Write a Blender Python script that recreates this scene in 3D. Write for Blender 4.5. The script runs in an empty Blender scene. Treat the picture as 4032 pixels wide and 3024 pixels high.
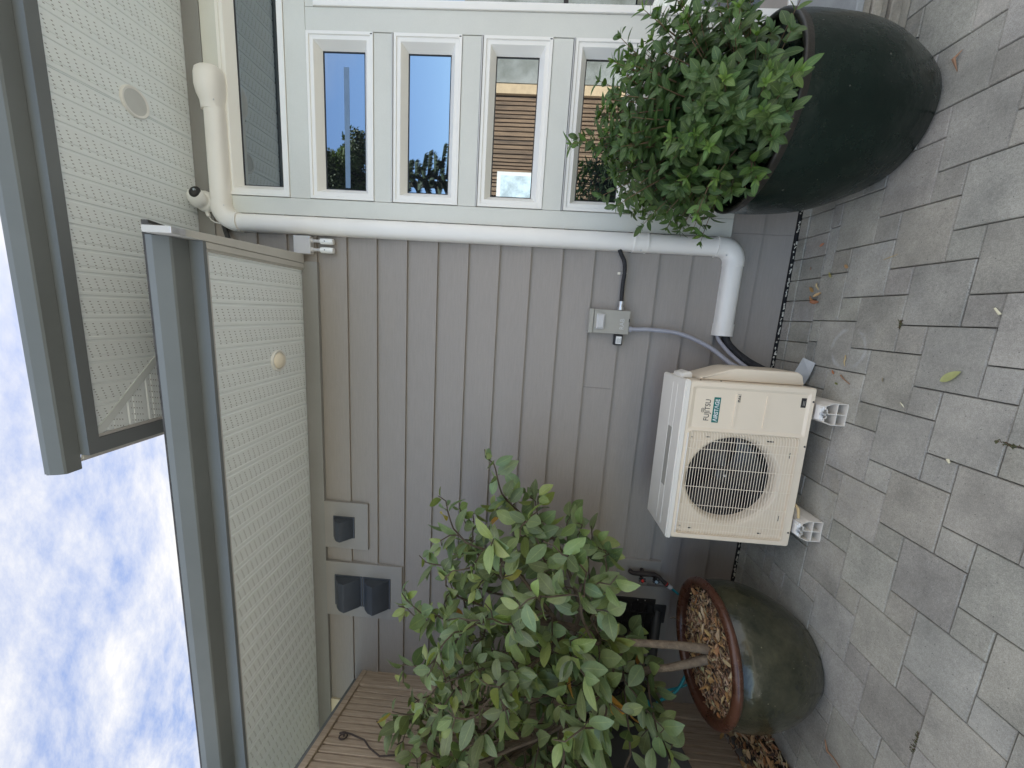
import bpy, bmesh, math, random
import numpy as np
from mathutils import Vector, Matrix, Euler
R = math.radians
rnd = random.Random(7)
sc = bpy.context.scene
col = sc.collection

# ------------------------------------------------------------------ camera
# the photograph was taken with the phone turned a quarter, so the camera is rolled by about 90 degrees
RIGHT = Vector((0.98206517, 0.17595376, 0.06773688))
UP = Vector((-0.05904809, -0.05416205, 0.99678473))
FWD = Vector((-0.17905678, 0.98290729, 0.04280092))
cd = bpy.data.cameras.new('camera')
cam = bpy.data.objects.new('camera', cd)
col.objects.link(cam)
M = Matrix.Identity(4)
for i in range(3):
    M[i][0] = -UP[i]; M[i][1] = RIGHT[i]; M[i][2] = -FWD[i]
M[0][3], M[1][3], M[2][3] = 0.0, -2.3722, 1.4944
cam.matrix_world = M
cd.sensor_fit = 'HORIZONTAL'; cd.sensor_width = 36.0
cd.lens = 1486.75 / 4032 * 36
cd.shift_x = 12.5 / 4032; cd.shift_y = -7.82 / 4032
cd.clip_start = 0.02; cd.clip_end = 2000
sc.camera = cam

# ------------------------------------------------------------------ world, sun, exposure
SUN = Vector((0.22, 0.50, 0.84)).normalized()
elev = math.asin(SUN.z); azim = math.atan2(SUN.x, SUN.y)
wd = bpy.data.worlds.new('World'); sc.world = wd; wd.use_nodes = True
nt = wd.node_tree; nt.nodes.clear()
def nn(t, ty, **kw):
    n = t.nodes.new(ty)
    for k, v in kw.items():
        if k in n.inputs: n.inputs[k].default_value = v
        else: setattr(n, k, v)
    return n
sky = nn(nt, 'ShaderNodeTexSky', sky_type='NISHITA', sun_disc=False, sun_elevation=elev, sun_rotation=azim, altitude=50.0, air_density=1.0, dust_density=0.6, ozone_density=2.0)
tc = nn(nt, 'ShaderNodeTexCoord')
sep = nn(nt, 'ShaderNodeSeparateXYZ'); nt.links.new(tc.outputs['Generated'], sep.inputs[0])
zc = nn(nt, 'ShaderNodeMath', operation='MAXIMUM'); zc.inputs[1].default_value = 0.05; nt.links.new(sep.outputs['Z'], zc.inputs[0])
dx = nn(nt, 'ShaderNodeMath', operation='DIVIDE'); nt.links.new(sep.outputs['X'], dx.inputs[0]); nt.links.new(zc.outputs[0], dx.inputs[1])
dy = nn(nt, 'ShaderNodeMath', operation='DIVIDE'); nt.links.new(sep.outputs['Y'], dy.inputs[0]); nt.links.new(zc.outputs[0], dy.inputs[1])
cx = nn(nt, 'ShaderNodeCombineXYZ'); nt.links.new(dx.outputs[0], cx.inputs[0]); nt.links.new(dy.outputs[0], cx.inputs[1])
mp = nn(nt, 'ShaderNodeMapping'); mp.inputs['Rotation'].default_value = (0, 0, R(35)); mp.inputs['Scale'].default_value = (1.5, 3.6, 1)
nt.links.new(cx.outputs[0], mp.inputs[0])
no = nn(nt, 'ShaderNodeTexNoise', Scale=1.5, Detail=15.0, Roughness=0.68, Distortion=0.12); nt.links.new(mp.outputs[0], no.inputs['Vector'])
cr = nn(nt, 'ShaderNodeValToRGB'); cr.color_ramp.elements[0].position = 0.37; cr.color_ramp.elements[1].position = 0.64
nt.links.new(no.outputs['Fac'], cr.inputs[0])
# the cloud field covers the sky except a clear stretch low over the garden side
fr = nn(nt, 'ShaderNodeMapRange'); fr.inputs['From Min'].default_value = -0.82; fr.inputs['From Max'].default_value = -0.62; nt.links.new(sep.outputs['Y'], fr.inputs['Value'])
# thin high veil between the denser clouds
cv = nn(nt, 'ShaderNodeMapRange'); cv.inputs['To Min'].default_value = 0.12; cv.inputs['To Max'].default_value = 1.0; nt.links.new(cr.outputs['Color'], cv.inputs['Value'])
mm = nn(nt, 'ShaderNodeMath', operation='MULTIPLY'); nt.links.new(cv.outputs[0], mm.inputs[0]); nt.links.new(fr.outputs[0], mm.inputs[1])
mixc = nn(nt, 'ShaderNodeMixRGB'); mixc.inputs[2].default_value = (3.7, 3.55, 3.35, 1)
veil = nn(nt, 'ShaderNodeMixRGB'); veil.inputs[2].default_value = (0.50, 0.70, 1.36, 1)
vf = nn(nt, 'ShaderNodeMath', operation='MULTIPLY'); vf.inputs[1].default_value = 0.8; nt.links.new(fr.outputs[0], vf.inputs[0])
nt.links.new(vf.outputs[0], veil.inputs[0]); nt.links.new(sky.outputs[0], veil.inputs[1])
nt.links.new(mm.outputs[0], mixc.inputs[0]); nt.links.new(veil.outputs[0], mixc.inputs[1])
# unseen clouds on the garden side, boosted to throw more light on the patio
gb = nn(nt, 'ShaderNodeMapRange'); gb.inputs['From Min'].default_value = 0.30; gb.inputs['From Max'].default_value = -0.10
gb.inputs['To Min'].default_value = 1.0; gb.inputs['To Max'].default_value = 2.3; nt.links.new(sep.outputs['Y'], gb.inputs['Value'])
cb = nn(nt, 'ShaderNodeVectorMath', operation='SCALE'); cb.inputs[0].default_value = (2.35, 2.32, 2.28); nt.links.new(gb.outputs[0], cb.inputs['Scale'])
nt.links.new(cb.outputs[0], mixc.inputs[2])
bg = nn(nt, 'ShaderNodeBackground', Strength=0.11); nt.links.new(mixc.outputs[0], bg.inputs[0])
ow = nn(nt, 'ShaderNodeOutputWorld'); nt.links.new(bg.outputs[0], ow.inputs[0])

sl = bpy.data.lights.new('sun', 'SUN'); sl.energy = 5.0; sl.angle = R(0.53); sl.color = (1.0, 0.985, 0.96)
so = bpy.data.objects.new('sun', sl); col.objects.link(so)
so.location = (2, 4, 9)
so.rotation_euler = SUN.to_track_quat('Z', 'Y').to_euler()

sc.view_settings.view_transform = 'Standard'; sc.view_settings.look = 'None'
sc.view_settings.exposure = 2.05; sc.view_settings.gamma = 1.0
try:
    sc.cycles.max_bounces = 10; sc.cycles.diffuse_bounces = 6; sc.cycles.glossy_bounces = 4; sc.cycles.use_denoising = True
except Exception: pass

# ------------------------------------------------------------------ materials
def newmat(name):
    m = bpy.data.materials.new(name); m.use_nodes = True
    t = m.node_tree
    return m, t, t.nodes['Principled BSDF']
def mat(name, c, rough=0.6, var=0.12, scale=8.0, bump=0.0, bscale=60.0, stretch=(1, 1, 1), metal=0.0, c2=None, spec=0.5, fine=0.0, coat=0.0):
    """procedural surface: two-tone noise, optional fine speckle and bump, in object space"""
    m, t, b = newmat(name)
    tcn = t.nodes.new('ShaderNodeTexCoord'); mpn = t.nodes.new('ShaderNodeMapping'); mpn.inputs['Scale'].default_value = stretch
    t.links.new(tcn.outputs['Object'], mpn.inputs[0])
    n1 = nn(t, 'ShaderNodeTexNoise', Scale=scale, Detail=6.0, Roughness=0.6); t.links.new(mpn.outputs[0], n1.inputs['Vector'])
    rp = t.nodes.new('ShaderNodeValToRGB')
    rp.color_ramp.elements[0].position = 0.32; rp.color_ramp.elements[1].position = 0.68
    d = c2 if c2 else tuple(x * (1 - var) for x in c)
    e = c if c2 else tuple(min(1, x * (1 + var)) for x in c)
    rp.color_ramp.elements[0].color = (*d, 1); rp.color_ramp.elements[1].color = (*e, 1)
    t.links.new(n1.outputs['Fac'], rp.inputs[0]); out = rp.outputs[0]
    if fine:
        n3 = nn(t, 'ShaderNodeTexNoise', Scale=260.0, Detail=3.0, Roughness=0.7); t.links.new(tcn.outputs['Object'], n3.inputs['Vector'])
        mr = nn(t, 'ShaderNodeMapRange'); mr.inputs['From Min'].default_value = 0.3; mr.inputs['From Max'].default_value = 0.7
        mr.inputs['To Min'].default_value = 1 - fine; mr.inputs['To Max'].default_value = 1 + fine
        t.links.new(n3.outputs['Fac'], mr.inputs['Value'])
        mu = nn(t, 'ShaderNodeVectorMath', operation='SCALE'); t.links.new(out, mu.inputs[0]); t.links.new(mr.outputs[0], mu.inputs['Scale']); out = mu.outputs[0]
    t.links.new(out, b.inputs['Base Color'])
    b.inputs['Roughness'].default_value = rough; b.inputs['Metallic'].default_value = metal
    b.inputs['Specular IOR Level'].default_value = spec
    if coat: b.inputs['Coat Weight'].default_value = coat; b.inputs['Coat Roughness'].default_value = 0.08
    if bump:
        n2 = nn(t, 'ShaderNodeTexNoise', Scale=bscale, Detail=5.0, Roughness=0.6); t.links.new(mpn.outputs[0], n2.inputs['Vector'])
        bp = nn(t, 'ShaderNodeBump', Strength=bump, Distance=0.01); t.links.new(n2.outputs['Fac'], bp.inputs['Height']); t.links.new(bp.outputs[0], b.inputs['Normal'])
    return m

M_SID = mat('siding_paint', (0.290, 0.259, 0.231), 0.62, 0.05, 3.0, 0.16, 14.0, (2.5, 1, 40), fine=0.05)
M_TRIMG = mat('trim_paint_grey', (0.272, 0.255, 0.234), 0.6, 0.04, 3.0, 0.08, 60.0, fine=0.04)
M_TRIMW = mat('trim_board_white', (0.62, 0.615, 0.555), 0.55, 0.035, 2.5, 0.07, 60.0, fine=0.03)
M_VINYL = mat('window_vinyl', (0.80, 0.775, 0.72), 0.35, 0.02, 3.0)
M_PVC = mat('duct_plastic', (0.78, 0.75, 0.70), 0.38, 0.025, 3.0, 0.02, 30.0)
M_FASC = mat('fascia_metal', (0.165, 0.180, 0.19), 0.65, 0.07, 2.0, spec=0.25)
M_GUT = mat('gutter_metal', (0.170, 0.185, 0.188), 0.65, 0.07, 2.0, spec=0.25)
M_RAKE = mat('rake_trim', (0.52, 0.51, 0.48), 0.55, 0.05, 4.0)
M_SHING = mat('roof_shingle', (0.06, 0.058, 0.055), 0.9, 0.4, 12.0, 0.6, 90.0)
M_AC = mat('unit_enamel', (0.74, 0.635, 0.495), 0.42, 0.02, 5.0, 0.05, 300.0)
M_ACLID = mat('unit_lid_enamel', (0.70, 0.665, 0.60), 0.4, 0.03, 5.0, 0.05, 300.0)
M_WIRE = mat('grille_wire', (0.80, 0.71, 0.57), 0.4, 0.02)
M_BLACK = mat('black_plastic', (0.012, 0.012, 0.014), 0.45, 0.2)
M_FAN = mat('fan_black', (0.018, 0.017, 0.018), 0.4, 0.2)
M_TEAL = mat('teal_badge', (0.006, 0.14, 0.125), 0.4, 0.03)
M_INK = mat('ink', (0.02, 0.018, 0.02), 0.5, 0.05)
M_WHITE = mat('white_plastic', (0.78, 0.78, 0.76), 0.4, 0.03)
M_FOOT = mat('riser_plastic', (0.74, 0.70, 0.63), 0.5, 0.05, 9.0)
M_METAL = mat('zinc_metal', (0.55, 0.55, 0.55), 0.3, 0.15, 30.0, metal=0.9)
M_BOXG = mat('box_grey', (0.33, 0.315, 0.275), 0.5, 0.05, 10.0, 0.05, 150.0)
M_BOXL = mat('box_light_grey', (0.50, 0.49, 0.48), 0.5, 0.04)
M_HOSEG = mat('conduit_grey', (0.33, 0.33, 0.37), 0.45, 0.05)
M_TAPE = mat('black_wrap', (0.018, 0.018, 0.02), 0.7, 0.5, 60.0, 0.5, 120.0)
M_VENT = mat('vent_hood_plastic', (0.045, 0.052, 0.065), 0.5, 0.1, 8.0)
M_LOUV = mat('vent_black', (0.012, 0.012, 0.013), 0.5, 0.2)
M_WOOD = mat('fence_cedar', (0.52, 0.42, 0.32), 0.75, 0.3, 6.0, 0.35, 30.0, (14, 14, 1.0), c2=(0.34, 0.26, 0.19))
M_WOOD2 = mat('far_fence_cedar', (0.30, 0.19, 0.11), 0.75, 0.3, 3.0, 0.3, 20.0, (6, 6, 0.5), c2=(0.10, 0.065, 0.04))
M_IRON = mat('wrought_iron', (0.05, 0.035, 0.03), 0.6, 0.3, 20.0)
M_CREAM = mat('cream_paint', (0.66, 0.58, 0.42), 0.6, 0.04)
M_HOSE = mat('garden_hose', (0.015, 0.22, 0.25), 0.4, 0.1, 20.0)
M_REEL = mat('reel_plastic', (0.02, 0.021, 0.022), 0.55, 0.15)
M_REELG = mat('reel_cover', (0.10, 0.10, 0.10), 0.6, 0.1)
M_STONE = mat('ledge_stone', (0.40, 0.36, 0.29), 0.85, 0.2, 9.0, 0.7, 40.0, c2=(0.22, 0.20, 0.165), fine=0.12)
M_CONC = mat('concrete_cap', (0.30, 0.31, 0.31), 0.85, 0.12, 6.0, 0.2, 90.0, fine=0.08)
M_BARK = mat('tree_bark', (0.26, 0.20, 0.135), 0.85, 0.25, 30.0, 0.7, 120.0, c2=(0.15, 0.11, 0.075))
M_TWIG = mat('twig_bark', (0.075, 0.055, 0.035), 0.8, 0.25, 30.0)
M_STEM = mat('shrub_stem', (0.16, 0.10, 0.055), 0.8, 0.2, 30.0)
M_SOIL = mat('potting_soil', (0.045, 0.032, 0.022), 0.95, 0.3, 40.0, 0.8, 120.0)
M_BRASS = mat('tap_body', (0.035, 0.028, 0.026), 0.45, 0.2, 20.0)
M_RED = mat('red_rubber', (0.45, 0.03, 0.02), 0.5, 0.1)
M_BLUEK = mat('pale_blue_plastic', (0.30, 0.42, 0.50), 0.4, 0.05)
M_MEMB = mat('black_membrane', (0.012, 0.012, 0.013), 0.7, 0.3, 30.0)
M_FOAM = mat('foam_bits', (0.62, 0.60, 0.52), 0.8, 0.1)
M_PAPER = mat('plastic_sheet', (0.52, 0.54, 0.55), 0.4, 0.1, 12.0, 0.2, 30.0)
M_RFSHADE = mat('shaded_reflector', (0.55, 0.56, 0.55), 0.3, 0.05)
M_BULB = mat('frosted_bulb', (0.80, 0.74, 0.62), 0.35, 0.03)
M_FARTRUNK = mat('far_trunk_bark', (0.035, 0.03, 0.022), 0.9, 0.3, 5.0)
M_STUCCO = mat('far_stone_wall', (0.36, 0.36, 0.33), 0.9, 0.3, 2.0, 0.5, 20.0, c2=(0.16, 0.16, 0.13))

def m_glass():
    m, t, b = newmat('window_glass')
    b.inputs['Base Color'].default_value = (0.012, 0.014, 0.016, 1); b.inputs['Roughness'].default_value = 0.02
    g = nn(t, 'ShaderNodeBsdfGlossy', Roughness=0.0); g.inputs['Color'].default_value = (0.72, 0.82, 0.90, 1)
    lw = nn(t, 'ShaderNodeLayerWeight', Blend=0.32)
    mr = nn(t, 'ShaderNodeMapRange'); mr.inputs['To Min'].default_value = 0.36; mr.inputs['To Max'].default_value = 0.95
    t.links.new(lw.outputs['Fresnel'], mr.inputs['Value'])
    tcn = t.nodes.new('ShaderNodeTexCoord')
    n1 = nn(t, 'ShaderNodeTexNoise', Scale=1.3, Detail=1.0); t.links.new(tcn.outputs['Object'], n1.inputs['Vector'])
    bp = nn(t, 'ShaderNodeBump', Strength=0.05, Distance=0.02); t.links.new(n1.outputs['Fac'], bp.inputs['Height']); t.links.new(bp.outputs[0], g.inputs['Normal'])
    mx = t.nodes.new('ShaderNodeMixShader'); t.links.new(mr.outputs[0], mx.inputs[0]); t.links.new(b.outputs[0], mx.inputs[1]); t.links.new(g.outputs[0], mx.inputs[2])
    t.links.new(mx.outputs[0], t.nodes['Material Output'].inputs[0])
    return m
M_GLASS = m_glass()

def m_soffit(name, axis, c):
    """vented vinyl soffit: rows of small slots punched between the ribs"""
    m, t, b = newmat(name)
    tcn = t.nodes.new('ShaderNodeTexCoord'); s = t.nodes.new('ShaderNodeSeparateXYZ'); t.links.new(tcn.outputs['Object'], s.inputs[0])
    U, V = (s.outputs['X'], s.outputs['Y']) if axis == 'x' else (s.outputs['Y'], s.outputs['X'])
    def mth(op, a, bb=None, c_=None):
        n = t.nodes.new('ShaderNodeMath'); n.operation = op
        for i, v in enumerate((a, bb, c_)):
            if v is None: continue
            if isinstance(v, (int, float)): n.inputs[i].default_value = v
            else: t.links.new(v, n.inputs[i])
        return n.outputs[0]
    pit = 0.1045
    u = mth('FRACT', mth('DIVIDE', mth('ADD', U, 5.0 * pit * 20 - 0.066), pit))     # 0..1 across one rib bay
    inb = mth('MULTIPLY', mth('GREATER_THAN', u, 0.20), mth('LESS_THAN', u, 0.84))
    col_ = mth('DIVIDE', mth('SUBTRACT', u, 0.20), 0.128)
    fu = mth('ABSOLUTE', mth('SUBTRACT', mth('FRACT', col_), 0.5))
    row = mth('DIVIDE', mth('ADD', mth('ADD', V, 20.0), mth('MULTIPLY', u, 0.030)), 0.034)
    fv = mth('ABSOLUTE', mth('SUBTRACT', mth('FRACT', row), 0.5))
    hole = mth('MULTIPLY', inb, mth('MULTIPLY', mth('LESS_THAN', fu, 0.13), mth('LESS_THAN', fv, 0.105)))
    n1 = nn(t, 'ShaderNodeTexNoise', Scale=3.0, Detail=4.0); t.links.new(tcn.outputs['Object'], n1.inputs['Vector'])
    rp = t.nodes.new('ShaderNodeValToRGB'); rp.color_ramp.elements[0].color = (*[x * 0.95 for x in c], 1); rp.color_ramp.elements[1].color = (*c, 1)
    t.links.new(n1.outputs['Fac'], rp.inputs[0])
    mx = t.nodes.new('ShaderNodeMixRGB'); mx.inputs[2].default_value = (0.22, 0.22, 0.22, 1)
    t.links.new(hole, mx.inputs[0]); t.links.new(rp.outputs[0], mx.inputs[1]); t.links.new(mx.outputs[0], b.inputs['Base Color'])
    b.inputs['Roughness'].default_value = 0.5
    bp = nn(t, 'ShaderNodeBump', Strength=0.5, Distance=0.003); bp.invert = True
    t.links.new(hole, bp.inputs['Height']); t.links.new(bp.outputs[0], b.inputs['Normal'])
    return m
M_SOF = m_soffit('vented_soffit', 'x', (0.82, 0.87, 0.885))
M_SOFY = m_soffit('vented_soffit_return', 'y', (0.82, 0.87, 0.885))

def m_paver():
    m, t, b = newmat('concrete_paver')
    tcn = t.nodes.new('ShaderNodeTexCoord')
    at = t.nodes.new('ShaderNodeAttribute'); at.attribute_name = 'tint'
    n1 = nn(t, 'ShaderNodeTexNoise', Scale=5.0, Detail=6.0, Roughness=0.65); t.links.new(tcn.outputs['Object'], n1.inputs['Vector'])
    n2 = nn(t, 'ShaderNodeTexNoise', Scale=330.0, Detail=3.0, Roughness=0.8); t.links.new(tcn.outputs['Object'], n2.inputs['Vector'])
    n4 = nn(t, 'ShaderNodeTexVoronoi', Scale=42.0); t.links.new(tcn.outputs['Object'], n4.inputs['Vector'])
    r1 = t.nodes.new('ShaderNodeValToRGB'); e = r1.color_ramp.elements
    e[0].position = 0.28; e[0].color = (0.235, 0.230, 0.208, 1); e[1].position = 0.72; e[1].color = (0.420, 0.405, 0.362, 1)
    t.links.new(n1.outputs['Fac'], r1.inputs[0])
    mr = nn(t, 'ShaderNodeMapRange'); mr.inputs['From Min'].default_value = 0.25; mr.inputs['From Max'].default_value = 0.75
    mr.inputs['To Min'].default_value = 0.62; mr.inputs['To Max'].default_value = 1.38; t.links.new(n2.outputs['Fac'], mr.inputs['Value'])
    s1 = nn(t, 'ShaderNodeVectorMath', operation='MULTIPLY'); t.links.new(r1.outputs[0], s1.inputs[0]); t.links.new(at.outputs['Color'], s1.inputs[1])
    s2 = nn(t, 'ShaderNodeVectorMath', operation='SCALE'); t.links.new(s1.outputs[0], s2.inputs[0]); t.links.new(mr.outputs[0], s2.inputs['Scale'])
    # sparse dark specks
    lt = nn(t, 'ShaderNodeMath', operation='LESS_THAN'); lt.inputs[1].default_value = 0.085; t.links.new(n4.outputs['Distance'], lt.inputs[0])
    mx = t.nodes.new('ShaderNodeMixRGB'); mx.inputs[2].default_value = (0.06, 0.06, 0.055, 1)
    sm = nn(t, 'ShaderNodeMath', operation='MULTIPLY'); sm.inputs[1].default_value = 0.6; t.links.new(lt.outputs[0], sm.inputs[0]); t.links.new(sm.outputs[0], mx.inputs[0]); t.links.new(s2.outputs[0], mx.inputs[1])
    # pale lime bloom drying on the paving near the house
    sp = t.nodes.new('ShaderNodeSeparateXYZ'); t.links.new(tcn.outputs['Object'], sp.inputs[0])
    n5 = nn(t, 'ShaderNodeTexNoise', Scale=4.0, Detail=7.0, Roughness=0.7, Distortion=1.0); t.links.new(tcn.outputs['Object'], n5.inputs['Vector'])
    r5 = t.nodes.new('ShaderNodeValToRGB'); r5.color_ramp.elements[0].position = 0.56; r5.color_ramp.elements[1].position = 0.75
    t.links.new(n5.outputs['Fac'], r5.inputs[0])
    my = nn(t, 'ShaderNodeMapRange'); my.inputs['From Min'].default_value = -1.1; my.inputs['From Max'].default_value = -0.35; my.inputs['To Min'].default_value = 0.0; my.inputs['To Max'].default_value = 0.35
    t.links.new(sp.outputs['Y'], my.inputs['Value'])
    m5 = nn(t, 'ShaderNodeMath', operation='MULTIPLY'); t.links.new(r5.outputs[0], m5.inputs[0]); t.links.new(my.outputs[0], m5.inputs[1])
    mx2 = t.nodes.new('ShaderNodeMixRGB'); mx2.inputs[2].default_value = (0.42, 0.43, 0.45, 1); t.links.new(m5.outputs[0], mx2.inputs[0]); t.links.new(mx.outputs[0], mx2.inputs[1])
    # pale ring left by something round that stood by the unit
    pv = nn(t, 'ShaderNodeVectorMath', operation='DISTANCE'); pv.inputs[1].default_value = (-0.070, -0.525, 0.0); t.links.new(tcn.outputs['Object'], pv.inputs[0])
    pr = nn(t, 'ShaderNodeMath', operation='SUBTRACT'); pr.inputs[1].default_value = 0.092; t.links.new(pv.outputs['Value'], pr.inputs[0])
    pa = nn(t, 'ShaderNodeMath', operation='ABSOLUTE'); t.links.new(pr.outputs[0], pa.inputs[0])
    pm = nn(t, 'ShaderNodeMapRange'); pm.inputs['From Min'].default_value = 0.013; pm.inputs['From Max'].default_value = 0.0; t.links.new(pa.outputs[0], pm.inputs['Value'])
    n7 = nn(t, 'ShaderNodeTexNoise', Scale=14.0, Detail=5.0); t.links.new(tcn.outputs['Object'], n7.inputs['Vector'])
    r7 = t.nodes.new('ShaderNodeValToRGB'); r7.color_ramp.elements[0].position = 0.42; r7.color_ramp.elements[1].position = 0.62; r7.color_ramp.elements[1].color = (.6, .6, .6, 1); t.links.new(n7.outputs['Fac'], r7.inputs[0])
    p7 = nn(t, 'ShaderNodeMath', operation='MULTIPLY'); t.links.new(pm.outputs[0], p7.inputs[0]); t.links.new(r7.outputs[0], p7.inputs[1])
    mx3 = t.nodes.new('ShaderNodeMixRGB'); mx3.inputs[2].default_value = (0.50, 0.50, 0.50, 1); t.links.new(p7.outputs[0], mx3.inputs[0]); t.links.new(mx2.outputs[0], mx3.inputs[1])
    # coarse aggregate mottling
    n8 = nn(t, 'ShaderNodeTexNoise', Scale=85.0, Detail=4.0, Roughness=0.7); t.links.new(tcn.outputs['Object'], n8.inputs['Vector'])
    r8 = nn(t, 'ShaderNodeMapRange'); r8.inputs['From Min'].default_value = 0.3; r8.inputs['From Max'].default_value = 0.7; r8.inputs['To Min'].default_value = 0.86; r8.inputs['To Max'].default_value = 1.14; t.links.new(n8.outputs['Fac'], r8.inputs['Value'])
    s8 = nn(t, 'ShaderNodeVectorMath', operation='SCALE'); t.links.new(mx3.outputs[0], s8.inputs[0]); t.links.new(r8.outputs[0], s8.inputs['Scale'])
    t.links.new(s8.outputs[0], b.inputs['Base Color'])
    b.inputs['Roughness'].default_value = 0.85
    bp = nn(t, 'ShaderNodeBump', Strength=0.35, Distance=0.003); t.links.new(n2.outputs['Fac'], bp.inputs['Height']); t.links.new(bp.outputs[0], b.inputs['Normal'])
    return m
M_PAV = m_paver()
def m_ground():
    m, t, b = newmat('joint_sand_and_moss')
    tcn = t.nodes.new('ShaderNodeTexCoord')
    n1 = nn(t, 'ShaderNodeTexNoise', Scale=2.2, Detail=4.0, Roughness=0.6); t.links.new(tcn.outputs['Object'], n1.inputs['Vector'])
    r1 = t.nodes.new('ShaderNodeValToRGB'); e = r1.color_ramp.elements
    e[0].position = 0.48; e[0].color = (0.030, 0.028, 0.024, 1); e[1].position = 0.62; e[1].color = (0.085, 0.085, 0.03, 1)
    t.links.new(n1.outputs['Fac'], r1.inputs[0]); t.links.new(r1.outputs[0], b.inputs['Base Color']); b.inputs['Roughness'].default_value = 0.95
    n2 = nn(t, 'ShaderNodeTexNoise', Scale=150.0, Detail=4.0); t.links.new(tcn.outputs['Object'], n2.inputs['Vector'])
    bp = nn(t, 'ShaderNodeBump', Strength=0.8, Distance=0.01); t.links.new(n2.outputs['Fac'], bp.inputs['Height']); t.links.new(bp.outputs[0], b.inputs['Normal'])
    return m
M_GRD = m_ground()

def m_leaf(name, rough=0.42, trans=0.25, rib=0.35):
    m, t, b = newmat(name)
    at = t.nodes.new('ShaderNodeAttribute'); at.attribute_name = 'tint'
    uv = t.nodes.new('ShaderNodeUVMap'); s = t.nodes.new('ShaderNodeSeparateXYZ'); t.links.new(uv.outputs[0], s.inputs[0])
    def mth(op, a, bb=None):
        n = t.nodes.new('ShaderNodeMath'); n.operation = op
        for i, v in enumerate((a, bb)):
            if v is None: continue
            if isinstance(v, (int, float)): n.inputs[i].default_value = v
            else: t.links.new(v, n.inputs[i])
        return n.outputs[0]
    au = mth('ABSOLUTE', mth('SUBTRACT', s.outputs['X'], 0.5))
    ribm = mth('LESS_THAN', au, 0.035)
    vein = mth('FRACT', mth('MULTIPLY', mth('SUBTRACT', s.outputs['Y'], mth('MULTIPLY', au, 0.45)), 8.0))
    veinm = mth('MULTIPLY', mth('LESS_THAN', vein, 0.14), 0.35)
    fac = mth('MULTIPLY', mth('MAXIMUM', ribm, veinm), rib)
    mx = t.nodes.new('ShaderNodeMixRGB'); mx.blend_type = 'MIX'; mx.inputs[2].default_value = (0.30, 0.36, 0.14, 1)
    t.links.new(fac, mx.inputs[0]); t.links.new(at.outputs['Color'], mx.inputs[1])
    tcn = t.nodes.new('ShaderNodeTexCoord')
    n1 = nn(t, 'ShaderNodeTexNoise', Scale=40.0, Detail=3.0); t.links.new(tcn.outputs['Object'], n1.inputs['Vector'])
    mr = nn(t, 'ShaderNodeMapRange'); mr.inputs['To Min'].default_value = 0.8; mr.inputs['To Max'].default_value = 1.2; t.links.new(n1.outputs['Fac'], mr.inputs['Value'])
    sc_ = nn(t, 'ShaderNodeVectorMath', operation='SCALE'); t.links.new(mx.outputs[0], sc_.inputs[0]); t.links.new(mr.outputs[0], sc_.inputs['Scale'])
    t.links.new(sc_.outputs[0], b.inputs['Base Color']); b.inputs['Roughness'].default_value = rough
    bp = nn(t, 'ShaderNodeBump', Strength=0.35, Distance=0.004); bp.invert = True
    t.links.new(mth('MAXIMUM', ribm, mth('LESS_THAN', vein, 0.2)), bp.inputs['Height']); t.links.new(bp.outputs[0], b.inputs['Normal'])
    tr = nn(t, 'ShaderNodeBsdfTranslucent'); sc2 = nn(t, 'ShaderNodeVectorMath', operation='MULTIPLY'); sc2.inputs[1].default_value = (1.3, 1.5, 0.6)
    t.links.new(sc_.outputs[0], sc2.inputs[0]); t.links.new(sc2.outputs[0], tr.inputs['Color'])
    ms = t.nodes.new('ShaderNodeMixShader'); ms.inputs[0].default_value = trans
    t.links.new(b.outputs[0], ms.inputs[1]); t.links.new(tr.outputs[0], ms.inputs[2]); t.links.new(ms.outputs[0], t.nodes['Material Output'].inputs[0])
    return m
M_LIME = m_leaf('citrus_leaf', 0.36, 0.22, 0.4)
M_HYD = m_leaf('shrub_leaf', 0.5, 0.25, 0.3)
M_DRY = m_leaf('dry_leaf', 0.7, 0.15, 0.15)
M_FARLEAF = m_leaf('far_tree_leaf', 0.6, 0.2, 0.0)
M_CHIP = m_leaf('bark_chip', 0.8, 0.0, 0.0)

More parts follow.
